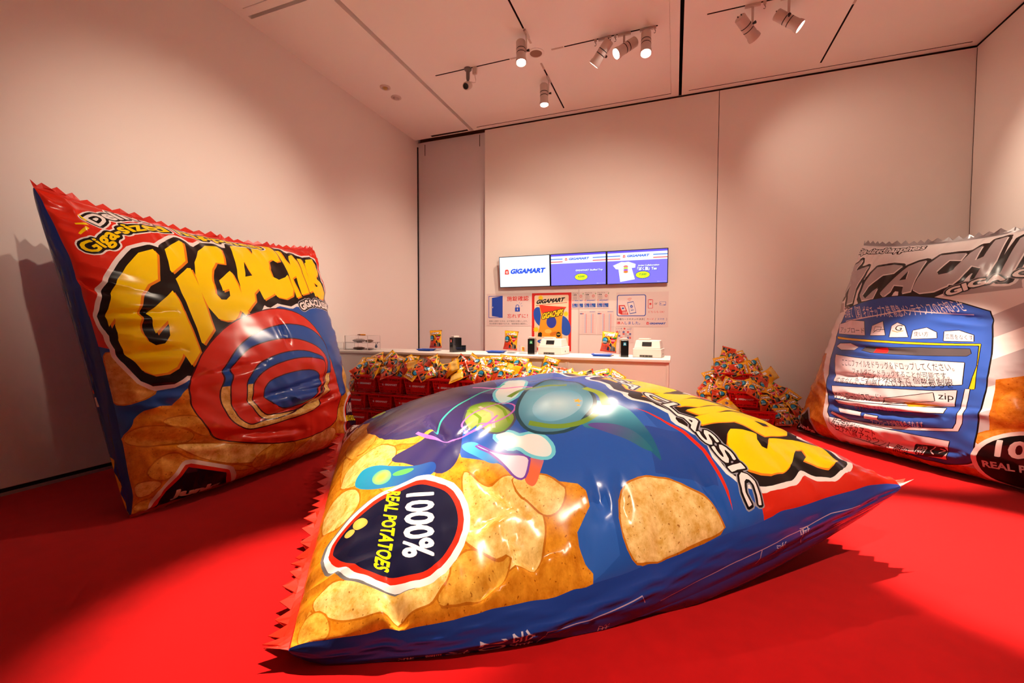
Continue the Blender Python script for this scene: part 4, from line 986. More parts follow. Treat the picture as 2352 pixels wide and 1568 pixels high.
def price(cx, cy, s_, t):
    return [Lay(star(cx, cy, .115, .098, 26, 0, .55), srgb(20, 66, 150)), Lay(ell(cx, cy, .10, .05, 36), srgb(226, 250, 30)), Lay(box_text(t, cx-.055, cx+.05, cy-.012, cy+.022, .02, .15), srgb(30, 120, 60)), Lay(box_text('税込', cx+.02, cx+.05, cy-.032, cy-.02), srgb(60, 140, 60))]
M_bez = mat('screen_bezel', (.008, .008, .016), .35)
for i in range(3):
    W_, L_ = xs[i+1]-xs[i]-.006, zt1-zt0
    lb = ['leftmost wall screen showing a blue wordmark on white', 'middle wall screen with violet page and empty left half', 'rightmost wall screen advertising a white T-shirt on violet'][i]
    r = empty('wall_screen', (xs[i]+.003, tvY, zt0)); tag(r, lb, 'screen', 'row of three wall screens')
    r.rotation_euler = (math.radians(5), 0, 0)
    MB().box(0, W_, .002, .05, 0, L_).build('housing', M_bez, r, bevel=.003)
    MB().box(W_*.3, W_*.7, .05, .085, L_*.25, L_*.75).build('wall_bracket', M_bez, r)
    bz = .011; w2, l2 = W_-2*bz, L_-2*bz
    if i == 0:
        ls = [mart(.21*w2, .90*w2, .43*l2, .60*l2, srgb(24, 84, 226))]+icon(.145*w2, .42*l2, .17*l2); bc = lambda: srgb(240, 250, 255)
        bcol = srgb(238, 248, 255)
    else:
        ls = header(w2, l2); bcol = VIO
        sh = lambda t, x0, x1, y0, y1, b=.05: [Lay([q_+np.array([.006, -.006]) for q_ in box_text(t, x0, x1, y0, y1, b)], srgb(24, 70, 160)), Lay(box_text(t, x0, x1, y0, y1, b), srgb(246, 248, 255))]
        if i == 1:
            ls += sh('GIGAMART Stuffed Toy', .46*w2, .95*w2, .42*l2, .49*l2, .04); ls += price(.56*w2, .25*l2, 1, '4,500')
        else:
            ts = A2([.24, .665, .30, .655, .36, .665, .48, .585, .475, .475, .415, .47, .47, .12, .22, .05, .19, .44, .145, .45, .095, .56])*np.array([w2, l2])
            ls += [Lay(ts, srgb(252, 253, 255))]
            for k, c in enumerate((srgb(236, 120, 120), srgb(190, 230, 90), srgb(170, 100, 210), srgb(240, 130, 50))): ls.append(Lay(ell(.315*w2, (.52-.055*k)*l2, .035, .018, 18), c))
            ls += sh('Artist Collaboration', .52*w2, .87*w2, .51*l2, .56*l2, .04); ls += sh('「ぼく脳」Tee', .51*w2, .83*w2, .38*l2, .49*l2, .05); ls += price(.60*w2, .25*l2, 1, '7,500')
        ls.append(Lay(box_text('画像はイメージです', .84*w2, .985*w2, .025*l2, .045*l2), srgb(236, 236, 255)))
    flat('display', bz, W_-bz, bz, L_-bz, -.001, ls, M_screen, r, base=bcol)
kf = 1.0325; NX = lambda x: x*kf; NZ = lambda z: 1.25+(z-1.25)*kf; WY = YB-.004
INKB = srgb(30, 30, 40)
def notice(name, label, cat, x0, x1, z0, z1, layers, base, group=None):
    r = flat(name, 0, NX(x1)-NX(x0), 0, NZ(z1)-NZ(z0), 0, layers(NX(x1)-NX(x0), NZ(z1)-NZ(z0)), M_paper, None, base=base); r.location = (NX(x0), WY, NZ(z0))
    return tag(r, label, cat, group)
WP = srgb(232, 214, 210)
def lock(W_, L_):
    s_ = np.array([W_, L_]); X = lambda x: (x-95)/1030*W_; Zz = lambda y: (930-y)/780*L_
    ls = [Lay([rect(X(145), Zz(735), X(480), Zz(205)), rect(X(157), Zz(722), X(468), Zz(218))], srgb(28, 74, 190)), Lay(A2([X(225), Zz(690), X(225), Zz(250), X(478), Zz(210), X(478), Zz(735)]), srgb(28, 74, 190)),
          Lay(ell(X(245), Zz(480), .008, .014, 14), WP),
          Lay(box_text('施錠確認', X(580), X(1075), Zz(335), Zz(220), .02), srgb(214, 50, 44)), Lay(box_text('忘れずに！', X(590), X(1062), Zz(738), Zz(640), .012), srgb(214, 50, 44)),
          Lay(rrect(X(768), Zz(588), X(880), Zz(490), .006), srgb(28, 74, 190)), Lay(stroke([X(790), Zz(490), X(790), Zz(450), X(808), Zz(430), X(838), Zz(430), X(856), Zz(450), X(856), Zz(490)], .012), srgb(28, 74, 190)),
          Lay(rect(X(815), Zz(560), X(832), Zz(515)), WP)]
    for a_ in ([862, 395, 880, 360], [893, 415, 925, 380], [903, 455, 942, 450]): ls.append(Lay(stroke([X(a_[0]), Zz(a_[1]), X(a_[2]), Zz(a_[3])], .004), srgb(28, 74, 190)))
    ls.append(Lay(box_text('最後に退室する方は、必ず施錠をお願いします。', X(160), X(1055), Zz(835), Zz(795)), INKB)); ls.append(Lay(box_text('安全管理を徹底するため、施錠確認は確実に。', X(165), X(1050), Zz(898), Zz(855)), INKB))
    return ls
notice('lock_notice', 'white notice with a blue open door and padlock, left of the red-bordered poster', 'notice', -2.985, -2.198, 1.225, 1.765, lock, WP)
def poster(W_, L_):
    X = lambda x: (x-1190)/970*W_; Zz = lambda y: L_-(y-135)/1440*L_
    CR = srgb(240, 218, 186)
    ls = [Lay(rrect(X(1255), Zz(1500), X(2095), Zz(190), .025), CR)]
    for cx, cy, r_ in ((1410, 255, .055), (2030, 660, .055), (1300, 1050, .06)): ls.append(Lay(star(X(cx), Zz(cy), r_, r_*.55, 11), srgb(250, 214, 20)))
    ls.append(Lay(ell(X(1390), Zz(730), .10, .17, 30, .35), srgb(28, 84, 190))); ls.append(Lay(ell(X(1990), Zz(950), .10, .17, 30, .35), srgb(28, 84, 190)))
    ls.append(Lay(fit(bold(text('GIGAMART'), .06), (X(1285), Zz(412)), (X(1970), Zz(360)), (X(1330), Zz(300))), BLK)); ls.append(Lay(stroke([X(1290), Zz(445), X(2060), Zz(378)], .009), srgb(206, 40, 30)))
    ls.append(Lay(A2([X(1375), Zz(430), X(1600), Zz(455), X(2045), Zz(490), X(1990), Zz(560), X(1960), Zz(680), X(1940), Zz(780), X(1930), Zz(1000), X(1950), Zz(1290), X(1700), Zz(1240), X(1440), Zz(1225), X(1330), Zz(1225), X(1380), Zz(1000), X(1420), Zz(700)]), srgb(236, 160, 30)))
    ls.append(Lay(A2([X(1375), Zz(430), X(1600), Zz(455), X(2045), Zz(490), X(1990), Zz(560), X(1930), Zz(700), X(1600), Zz(640), X(1440), Zz(640)]), srgb(222, 60, 30)))
    ls.append(Lay(ell(X(1680), Zz(860), .085, .10, 30), srgb(38, 60, 170)))
    ls.append(Lay(ell(X(1600), Zz(1090), .06, .035, 20), srgb(246, 200, 90))); ls.append(Lay(ell(X(1740), Zz(1150), .07, .03, 20, .3), srgb(214, 120, 20)))
    t_ = fit(bold(text('GIGACHIPS'), .05), (X(1430), Zz(800)), (X(1940), Zz(690)), (X(1470), Zz(640))); ls.append(Lay(offset(t_, .010, .008), BLK)); ls.append(Lay(t_, YEL))
    ls.append(Lay(A2([X(1345), Zz(1225), X(1350), Zz(1140), X(1410), Zz(1110), X(1450), Zz(1140), X(1440), Zz(1235)]), BLK)); ls.append(Lay(ell(X(1855), Zz(1170), .038, .045, 26), BLK)); ls.append(Lay(rect(X(1815), Zz(1175), X(1895), Zz(1150)), srgb(206, 190, 60)))
    ls.append(Lay(fit(bold(text('OPEN'), .07), (X(1330), Zz(1395)), (X(2045), Zz(1395)), (X(1330), Zz(1295))), srgb(28, 84, 190)))
    return ls
notice('wall_poster', 'large poster with a red border and a drawn snack bag, behind the counter', 'poster', -2.178, -1.525, .83, 1.757, poster, srgb(216, 40, 30))
def flyer(W_, L_):
    X = lambda x: (x-40)/260*W_; Zz = lambda y: L_-(y-100)/400*L_
    ls = [Lay(box_text('アルバイト', X(55), X(215), Zz(148), Zz(115), .01), INKB), Lay(box_text('大募集', X(55), X(150), Zz(188), Zz(158), .02), INKB)]
    for k in range(3): ls.append(Lay(box_text('未経験者歓迎', X(62), X(160), Zz(222+30*k), Zz(206+30*k)), INKB))
    ls += icon(X(68), Zz(322), .022, srgb(222, 90, 80)); ls.append(mart(X(90), X(280), Zz(320), Zz(296), srgb(60, 90, 190)))
    ls.append(Lay(box_text('やさしい街の', X(52), X(185), Zz(350), Zz(338)), INKB)); ls.append(Lay(box_text('働いてみませんか？', X(52), X(225), Zz(370), Zz(356)), INKB))
    for a_, b_ in ((50, 155), (165, 290)):
        ls.append(Lay(rect(X(a_), Zz(470), X(b_), Zz(380)), srgb(36, 90, 180)))
        ls.append(Lay(ell(X(a_+28), Zz(402), .010, .010, 14), srgb(222, 140, 150)))
        for k in range(4): ls.append(Lay(rect(X(a_+8), Zz(432+9*k), X(a_+60+10*k), Zz(428+9*k)), srgb(206, 210, 226)))
    ls.append(Lay(ell(X(240), Zz(205), .020, .022, 18), srgb(226, 96, 84))); ls.append(Lay(ell(X(240), Zz(205), .012, .013, 18), WP)); ls.append(Lay(ell(X(292), Zz(145), .006, .012, 12, -.5), srgb(80, 150, 70)))
    return ls
for i, x in enumerate((-1.518, -1.324, -1.128)):
    notice('job_flyer', ['left', 'middle', 'right'][i]+' one of three small job flyers with blue boxes under the screens', 'flyer', x, x+.185, 1.50, 1.762, flyer, WP, 'three job flyers in a row')
def timetable(W_, L_):
    ls = [Lay(box_text('業務チェック表', .02, .10, L_-.018, L_-.008), srgb(150, 150, 160)), mart(.6*W_, .93*W_, L_-.019, L_-.008, srgb(90, 110, 190)), Lay(rect(.01, L_-.05, .07, L_-.036), srgb(40, 60, 140)), Lay(rect(.05, L_-.05, .07, L_-.036), srgb(222, 80, 80))]
    for k in range(18): ls.append(Lay(rect(.04, .02+.0165*k, W_-.015, .0215+.0165*k), srgb(206, 178, 178)))
    for k in range(14): ls.append(Lay(rect(.04+.0165*k, .02, .0412+.0165*k, L_-.06), srgb(206, 186, 190)))
    for fx, c in ((.33, srgb(176, 190, 226)), (.40, srgb(232, 150, 150)), (.70, srgb(176, 190, 226)), (.79, srgb(232, 150, 150))): ls.append(Lay(rect(fx*W_, .02, fx*W_+.010, L_-.045), c))
    return ls
for i, x in enumerate((-1.396, -1.122)):
    notice('timetable_sheet', ['left', 'right'][i]+' pale timetable sheet with red and blue columns', 'timetable', x, x+.262, 1.10, 1.462, timetable, WP, 'timetable sheets under the flyers')
def pay(W_, L_):
    X = lambda x: (x-1065)/1110*W_; Zz = lambda y: L_-(y-75)/800*L_; B_ = srgb(40, 80, 180); R_ = srgb(214, 44, 44)
    ls = [Lay([rrect(X(1080), Zz(632), X(1708), Zz(132), .03), rrect(X(1098), Zz(614), X(1690), Zz(150), .022)], B_), Lay(rrect(X(1098), Zz(614), X(1690), Zz(150), .022), srgb(240, 226, 224)),
          Lay(A2([X(1118), Zz(560), X(1120), Zz(372), X(1250), Zz(372), X(1335), Zz(596), X(1180), Zz(596)]), R_), Lay(A2([X(1145), Zz(395), X(1240), Zz(395), X(1280), Zz(500), X(1190), Zz(505)]), WP), Lay(rect(X(1190), Zz(465), X(1235), Zz(430)), B_)]
    for k in range(9): ls.append(Lay(rect(X(1205+36*(k % 3)), Zz(536+22*(k//3)), X(1232+36*(k % 3)), Zz(520+22*(k//3))), WP))
    ph = A2([X(1305), Zz(310), X(1440), Zz(285), X(1505), Zz(555), X(1365), Zz(582)]); ls += [Lay(ph, B_), Lay(ph.mean(0)+(ph-ph.mean(0))*.88, srgb(240, 228, 226)), Lay(ell(X(1398), Zz(405), .022, .022, 24), B_), Lay(stroke([X(1380), Zz(405), X(1393), Zz(420), X(1418), Zz(388)], .006), WHT), Lay(stroke([X(1385), Zz(497), X(1448), Zz(483)], .010), B_), Lay(stroke([X(1372), Zz(465), X(1430), Zz(452)], .003), B_)]
    for k in range(3): ls.append(Lay(stroke([X(1310+15*k), Zz(240+18*k), X(1355), Zz(208+28*k), X(1402-14*k), Zz(218+26*k)], .006), srgb(222, 90, 84)))
    ls += [Lay([rrect(X(1748), Zz(455), X(1855), Zz(248), .012), rrect(X(1758), Zz(446), X(1845), Zz(257), .010)], R_), Lay(rect(X(1775), Zz(266), X(1828), Zz(250)), R_), Lay(ell(X(1800), Zz(352), .016, .016, 20), R_), Lay(box_text('or', X(1890), X(1950), Zz(370), Zz(330)), INKB),
           Lay([rrect(X(1990), Zz(388), X(2124), Zz(305), .006), rrect(X(1997), Zz(382), X(2117), Zz(311), .005)], B_), Lay(ell(X(2016), Zz(350), .007, .007, 14), B_), Lay(rect(X(2075), Zz(382), X(2110), Zz(370)), B_),
           Lay(box_text('どちらも OK!', X(1760), X(2092), Zz(560), Zz(508)), R_), Lay(box_text('各種カードのタッチ決済', X(1080), X(1660), Zz(725), Zz(676), .008), srgb(70, 40, 60)), Lay(box_text('（', X(1672), X(1690), Zz(735), Zz(672)), INKB),
           Lay(box_text('カード', X(1728), X(1875), Zz(722), Zz(678), .01), R_), Lay(box_text('/', X(1900), X(1920), Zz(730), Zz(676)), INKB), Lay(box_text('スマホ', X(1950), X(2095), Zz(722), Zz(678), .01), B_), Lay(box_text('）', X(2130), X(2148), Zz(735), Zz(672)), INKB),
           Lay(box_text('導入', X(1080), X(1245), Zz(825), Zz(755), .015), R_), Lay(box_text('しました。', X(1258), X(1590), Zz(825), Zz(757), .015), B_), mart(X(1785), X(2115), Zz(822), Zz(778), B_)]+icon(X(1748), Zz(824), .04, R_)
    return ls
notice('payment_notice', 'white notice with a blue-framed phone and card terminal, right end of the wall', 'notice', -.832, -.085, 1.222, 1.738, pay, WP)
def shift(W_, L_):
    ls = [Lay(box_text('シフト表', .015, .11, L_-.035, L_-.010), srgb(40, 60, 120)), Lay(ell(.145, L_-.022, .014, .014, 16), srgb(214, 70, 60)), mart(.18, .25, L_-.035, L_-.025, srgb(120, 130, 190)), Lay(box_text('7月', .22, .25, L_-.02, L_-.008), srgb(80, 80, 120))]
    for k in range(7): ls.append(Lay(ell(.035+.033*k, L_-.055, .004, .004, 10), srgb(150, 100, 110)))
    for cx, ry, c in ((1, 0, GRD), (2, 0, srgb(190, 180, 186)), (4, 0, srgb(40, 70, 150)), (6, 0, GRD), (1, 1, srgb(206, 190, 190)), (4, 1, GRD), (5, 1, srgb(190, 180, 186)), (7, 1, srgb(40, 70, 150)), (2, 2, srgb(40, 70, 150)), (5, 2, srgb(206, 196, 196)), (6, 2, srgb(190, 180, 186)), (7, 2, srgb(206, 190, 190)), (3, 3, GRD), (6, 3, srgb(40, 70, 150)), (7, 3, GRD), (1, 3, srgb(190, 180, 186))):
        x, y = .033*cx, L_-.075-.030*ry; ls.append(Lay(rect(x-.015, y-.013, x+.015, y+.013), c)); ls.append(Lay(ell(x, y, .004, .004, 8), WP))
    return ls
notice('shift_calendar', 'small calendar sheet of red and blue squares behind the right bag stand', 'calendar', -.846, -.573, .98, 1.212, shift, WP)
r = MB().box(-.008, .008, -.012, 0, 0, NZ(1.80)-.5).build('cable_cover', mat('cable_cover_white', srgb(214, 200, 198), .5)); r.location = (-1.45, YB-.0005, .5); tag(r, 'thin white vertical cable cover on the wall under the screens', 'cable cover')

# ------------------------------------------------------------------ counter
M_count = mat('counter_white', srgb(232, 222, 214), .45, bump=.02, bscale=120)
CZ, CY0, CY1 = .895, 4.66, 5.30
cx_ = [-4.45, -3.27, -2.165, -1.10, -.045]
for i in range(4):
    r = empty('counter_unit', (cx_[i], CY0, 0)); wd = cx_[i+1]-cx_[i]
    tag(r, ['leftmost white counter unit in the shade of the left wall', 'second white counter unit from the left, behind the heaped baskets', 'third white counter unit from the left, under the left cash register', 'rightmost white counter unit under the right cash register'][i], 'counter', 'white counter units')
    MB().box(.012, wd-.012, .035, .055, .0, CZ-.03).build('front_panel', M_count, r)
    for a in (.0, wd-.024): MB().box(a+.001, a+.023, .028, CY1-CY0-.02, 0, CZ-.03).build('side_panel', M_count, r)
    MB().box(.024, wd-.024, .06, CY1-CY0-.03, .42, .44).build('shelf', M_count, r)
r = MB().box(cx_[0]-.005, cx_[-1]+.012, CY0, CY1, CZ-.029, CZ).build('worktop', M_count, bevel=.004); tag(r, 'long white worktop running over the counter units', 'worktop')

# ------------------------------------------------------------------ shopping baskets
M_bask = mat('red_basket_plastic', srgb(206, 12, 14), .35, coat=.1)
M_bprint = mat('white_print', srgb(232, 222, 222), .6)
BWd, BDp, BHt = .352, .27, .195
def basket_proto():
    r = empty('shopping_basket')
    t = .0035; bw, bd = .30, .225
    Vs, Fs = [], []
    def panel(P00, P10, P11, P01, holes, nm):
        nonlocal Vs, Fs
        W_, L_ = 1., 1.
        P00, P10, P11, P01 = map(np.array, (P00, P10, P11, P01))
        f = lambda u, v: P00*((1-u)*(1-v))[:, None]+P10*(u*(1-v))[:, None]+P11*(u*v)[:, None]+P01*((1-u)*v)[:, None]
        o = sheet('tmp', 1, 1, [], 1, 1, f, M_bask, holes=holes, normals=False)
        n0 = len(Vs); Vs += [v.co[:] for v in o.data.vertices]; Fs += [tuple(i+n0 for i in p.vertices) for p in o.data.polygons]
        me = o.data; bpy.data.objects.remove(o); bpy.data.meshes.remove(me)
    def slots(nx, plate):
        h = []
        for j, (v0, v1) in enumerate(((.07, .17), (.22, .34), (.40, .52), (.58, .70), (.76, .90))):
            for i in range(nx):
                u0 = .05+.9*i/nx; u1 = u0+.9/nx*.55
                if plate and j in (1, 2, 3) and u1 > .20 and u0 < .80: continue
                h.append(rect(u0, v0, u1, v1))
        return h
    a, b, c, d = BWd/2, BDp/2, bw/2, bd/2; H = BHt
    panel((-c, -d, 0), (c, -d, 0), (a, -b, H), (-a, -b, H), slots(16, True), 'f')
    panel((c, d, 0), (-c, d, 0), (-a, b, H), (a, b, H), slots(16, True), 'b')
    panel((c, -d, 0), (c, d, 0), (a, b, H), (a, -b, H), slots(10, False), 'r')
    panel((-c, d, 0), (-c, -d, 0), (-a, -b, H), (-a, b, H), slots(10, False), 'l')
    Vs += [(-c, -d, .002), (c, -d, .002), (c, d, .002), (-c, d, .002)]; n0 = len(Vs)-4; Fs.append((n0, n0+1, n0+2, n0+3))
    me = bpy.data.meshes.new('basket_body'); bm = bmesh.new(); vs = [bm.verts.new(v) for v in Vs]
    for f_ in Fs: bm.faces.new([vs[i] for i in f_])
    bmesh.ops.remove_doubles(bm, verts=bm.verts, dist=1e-4); bmesh.ops.recalc_face_normals(bm, faces=bm.faces)
    bmesh.ops.solidify(bm, geom=list(bm.faces), thickness=t); bm.to_mesh(me); bm.free(); me.materials.append(M_bask)
    o = bpy.data.objects.new('basket_body', me); COL.objects.link(o); o.parent = r
    mb = MB(); e, w_ = .013, .012
    mb.box(-a-e, a+e, -b-e, -b+.002, H-.018, H).box(-a-e, a+e, b-.002, b+e, H-.018, H).box(-a-e, -a+.002, -b+.002, b-.002, H-.018, H).box(a-.002, a+e, -b+.002, b-.002, H-.018, H)
    mb.build('rim', M_bask, r)
    for s_ in (-1, 1): MB().tube([(-a-.004, s_*.02, H+.002), (-a+.02, s_*(b-.03), H+.006), (-a+.06, s_*(b-.012), H+.007), (a-.06, s_*(b-.012), H+.007), (a-.02, s_*(b-.03), H+.006), (a+.004, s_*.02, H+.002)], .005, 6).build('handle', M_bask, r)
    k = (b-d)/H
    lr = box_text('GIGAMART', -.070, .105, .088, .112, .07, .25)+[A2([-.105, .088, -.085, .088, -.086, .110, -.104, .110]), ]
    V, Fc = [], []
    w2 = [q_ for q_ in lr]; pts = np.concatenate(w2)
    of = sheet('lettering', .25, .05, [Lay([q_+np.array([.12, -.08]) for q_ in lr], (1, 1, 1))], 2, 1, lambda u, v: np.stack([u-.12, -(d+k*(v+.08))-.0012, v+.08], 1), M_bprint, r, normals=False)
    bm = bmesh.new(); bm.from_mesh(of.data); cens = np.array([f_.calc_center_median()[:] for f_ in bm.faces]); ins = pip(np.stack([cens[:, 0], cens[:, 2]], 1), lr)
    bmesh.ops.delete(bm, geom=[f_ for f_, q_ in zip(list(bm.faces), ins) if not q_], context='FACES'); bm.to_mesh(of.data); bm.free()
    return r
proto_b = basket_proto(); used_b = [False]
def basket(x, y, z, rz, label, group):
    o = proto_b if not used_b[0] else copy_tree(proto_b)
    used_b[0] = True
    o.location = (x, y, z); o.rotation_euler = (0, 0, rz)
    return tag(o, label, 'basket', group)
ORD = ['first', 'second', 'third', 'fourth', 'fifth', 'sixth', 'seventh', 'eighth', 'ninth', 'tenth']
rng = random.Random(4)
BY = 4.485; topx = [-3.585+.382*i for i in range(9)]
for row, (zz, off, nn) in enumerate(((.0, .30, 9), (.21, .245, 9), (.42, 0, 9))):
    nm = ['bottom', 'middle', 'top'][row]
    for i in range(nn):
        x = topx[i]+off+(-.381 if row < 2 else 0)
        if x+.2 > -.05: continue
        basket(x, BY+rng.uniform(-.008, .008)-.012*(2-row), zz, 0, '%s red basket from the left in the %s row before the counter' % (ORD[i], nm), 'red baskets stacked before the counter')
RBK = [(.985, 6.10, .0, .03, 'red basket at the foot of the snack heap by the back wall'), (.845, 6.27, .21, .0, 'red basket with white lettering halfway up the snack heap'), (.78, 6.50, .42, -.04, 'topmost red basket half buried in the snack heap'),
       (1.33, 6.52, .0, .25, 'red basket at the right edge of the snack heap by the back wall'), (.50, 6.52, .0, -.1, 'red basket at the left edge of the snack heap, mostly covered'), (.92, 6.55, .0, 0, 'red basket hidden deepest in the snack heap'), (.62, 6.60, .21, 0, 'red basket behind the middle of the snack heap')]
for x, y, z, a_, lb in RBK: basket(x, y, z, a_, lb, 'red baskets in the snack heap')

# ------------------------------------------------------------------ small snack bags
M_foil = print_mat('printed_foil', .28, coat=.2, texture=False)
sw, sl, sth = .185, .235, .030
def small_art(kind):
    ls = []; P = lambda l: A2(l)*np.array([sw, sl])
    Yl, RO, BK, CY, MG, GN, GY = srgb(242, 170, 8), srgb(218, 62, 14), srgb(30, 22, 20), srgb(30, 140, 182), srgb(196, 22, 66), srgb(40, 116, 40), srgb(112, 104, 94)
    ls.append(Lay(P([-.1, -.1, 1.0, -.1, 1.0, .10, .62, .16, .55, .40, .30, .44, -.1, .40]), RO))
    ls.append(Lay(P([.62, .06, .95, .06, .95, .24, .84, .30, .66, .30]), GY)); ls.append(Lay(P([.55, .30, .70, .24, .72, .36, .62, .46]), BK)); ls.append(Lay(P([.8, .05, .95, .1, .9, .3, .82, .2]), BK))
    ls.append(Lay(ell(.25*sw, .54*sl, .040, .042, 18), BK)); ls.append(Lay(ell(.22*sw, .55*sl, .029, .029, 18), CY)); ls.append(Lay(P([.44, .40, .58, .44, .56, .60, .48, .56]), srgb(150, 60, 10))); ls.append(Lay(P([.40, .10, .55, .06, .58, .22, .46, .28]), BK)); ls.append(Lay(P([.08, .43, .36, .44, .38, .49, .08, .49]), srgb(186, 190, 188)))
    ls.append(Lay(P([.60, .68, .95, .70, .94, .56, .80, .40, .70, .44, .62, .55]), MG)); ls.append(Lay(P([.62, .565, .90, .59, .90, .555, .64, .53]), srgb(226, 204, 200))); ls.append(Lay(P([.66, .70, .96, .76, .98, .66, .80, .64]), GN)); ls.append(Lay(P([.52, .72, .66, .70, .62, .62, .54, .64]), BK))
    for k in range(3): ls.append(Lay(stroke(P([.10+.1*k, .30, .14+.1*k, .20, .12+.1*k, .12]), .004), srgb(120, 30, 20)))
    t_ = fit(bold(text('CHIPS'), .06), (.17*sw, .765*sl), (.80*sw, .775*sl), (.22*sw, .865*sl)); ls.append(Lay(offset(t_, .0065, .003), srgb(140, 30, 18))); ls.append(Lay(t_, srgb(244, 238, 232)))
    ls.append(Lay(P([-.1, .955, 1., .955, 1., 1.1, -.1, 1.1]), srgb(214, 150, 10)))
    # the back, on the second half of the wrapped film
    O = np.array([sw, 0]); ls += [Lay(P([.1, .55, .9, .55, .9, .9, .1, .9])+O, srgb(236, 190, 90)), Lay(star(1.5*sw, .36*sl, .03, .014, 6), srgb(70, 30, 90)), Lay(P([0, -.05, 1.05, -.05, 1.05, .08, 0, .08])+O, RO), Lay(P([.1, .1, .28, .1, .28, .26, .1, .26])+O, srgb(230, 226, 220))]
    return ls, Yl
def small_map(kind):
    bend, seed = ((0, 1), (.9, 2), (-.7, 3), (.3, 4))[kind]
    r = np.random.RandomState(seed); ph = r.rand(6)*6.28
    def f(u, v):
        bk = u > sw; uu = np.where(bk, 2*sw-u, u)/sw; vv = v/sl
        fl = np.clip((vv-.055)/.89, 0, 1); pr = np.sin(np.pi*fl)**.62
        h = sth*np.clip(1-np.abs(2*uu-1)**2.3, 0, 1)**.6*pr
        h = h*(1+.16*np.sin(uu*9+vv*6+ph[0])+.12*np.sin(vv*17+ph[1]+3*uu))+.0018*np.sin(uu*40+ph[2])*(1-pr)
        x = (uu-.5)*sw*(1-.10*pr); y = (vv-.5)*sl
        z = np.where(bk, -h*.8, h)+bend*(y**2)+.25*bend*(x**2)+.004*np.sin(vv*7+ph[3])
        return np.stack([x, y, z], 1)
    return f
small = []
for k in range(4):
    ls, base = small_art(k); o = sheet('snack_bag', 2*sw, sl, ls, 20, 14, small_map(k), M_foil, base=base); small.append([o, False])
def snack(x, y, z, nrm, roll, kind, label, group, cat='snack bag'):
    p = small[kind]; o = p[0] if not p[1] else p[0].copy()
    if p[1]: COL.objects.link(o)
    p[1] = True
    n = Vector(nrm).normalized(); up = Vector((0, 0, 1)); yv = (up-n*up.dot(n)); yv = yv.normalized() if yv.length > .05 else Vector((0, 1, 0))
    xv = yv.cross(n); c, s_ = math.cos(roll), math.sin(roll); X = xv*c+yv*s_; Yv = -xv*s_+yv*c
    o.matrix_world = Matrix(((X.x, Yv.x, n.x, x), (X.y, Yv.y, n.y, y), (X.z, Yv.z, n.z, z), (0, 0, 0, 1)))
    return tag(o, label, cat, group)
rng = random.Random(11)
def frame_of(nrm, roll):
    n = Vector(nrm).normalized(); up = Vector((0, 0, 1)); yv = up-n*up.dot(n); yv = yv.normalized() if yv.length > .05 else Vector((0, 1, 0))
    xv = yv.cross(n); c, s_ = math.cos(roll), math.sin(roll); return np.array(xv*c+yv*s_), np.array(-xv*s_+yv*c), np.array(n)
def relax(B, lo, hi, floor_z, it=90, rad=.027):
    """push bags of one heap apart until they hardly cut into each other"""
    P = np.array([b['p'] for b in B]); offs = []
    for b in B:
        X, Y, n = frame_of(b['n'], b['r']); offs.append([X*a+Y*c for a, c in ((0, 0), (.055, .075), (-.055, .075), (.055, -.075), (-.055, -.075), (0, .05), (0, -.05))])
    O = np.array(offs); N, K = O.shape[:2]; own = np.repeat(np.arange(N), K); home = P.copy()
    for t in range(it):
        S = (P[:, None]+O).reshape(-1, 3); d = S[:, None]-S[None]; r = np.linalg.norm(d, axis=2)+1e-9
        pen = np.clip(2*rad-r, 0, None); pen[own[:, None] == own[None]] = 0
        f = (d/r[..., None]*pen[..., None]).sum(1).reshape(N, K, 3).sum(1)
        P += .16*f+(home-P)*np.array([.02, .02, .05])
        P = np.clip(P, lo, hi); z0 = floor_z(P); P[:, 2] = np.maximum(P[:, 2], z0)
    for b, p in zip(B, P): b['p'] = p
def pose_word(r, back):
    r = (r+math.pi) % (2*math.pi)-math.pi; a = abs(r)
    w_ = 'upright' if a < .3 else ('tilted left' if 0 < r < 1.1 else 'tilted right' if -1.1 < r < 0 else 'on its left side' if 0 < r < 2.1 else 'on its right side' if -2.1 < r < 0 else 'upside down')
    return w_+(' reversed' if back else '')
B1 = []
for layer, (dz, dy, n0) in enumerate(((.03, .01, 17), (.075, .09, 16), (.12, .16, 14), (.155, .21, 8))):
    for i in range(n0):
        x = -3.66+(i+.5*(layer % 2))*(3.25/17)+rng.uniform(-.02, .02)
        if layer == 3: x = -3.55+i*.27+rng.uniform(-.04, .04)
        if layer == 2 and x > -1.1 and i % 2: continue
        k = .62 if x > -1.55 and layer > 0 else 1
        bk = rng.random() < .14
        nr = Vector((rng.uniform(-.45, .45), -.75, .45+rng.uniform(-.25, .6)))*(-1 if bk else 1)
        B1.append(dict(p=(x, 4.41+dy*.7, .64+dz*k), n=nr, r=rng.choice((0, 0, .5, -.6, 1.2, -1.3, 1.57, 2.6))+rng.uniform(-.35, .35), layer=layer, back=bk, kind=rng.randrange(4)))
for x, z, rl in ((-2.02, .775, .12), (-1.80, .785, -.12), (-1.28, .77, -.28)): B1.append(dict(p=(x, 4.60, z), n=Vector((.1, -.95, .25)), r=rl, layer=9, back=False, kind=0))
relax(B1, np.array([-3.76, 4.40, .6]), np.array([-.32, 4.605, .80]), lambda P: np.full(len(P), .675))
up_l = iter(['snack bag standing upright on the heap, left of a similar pair before the counter', 'snack bag standing upright on the heap, leaning right before the counter', 'snack bag standing on the heap tilted clockwise, under the left cash register'])
LW = ['lowest layer', 'second layer', 'third layer', 'topmost layer']
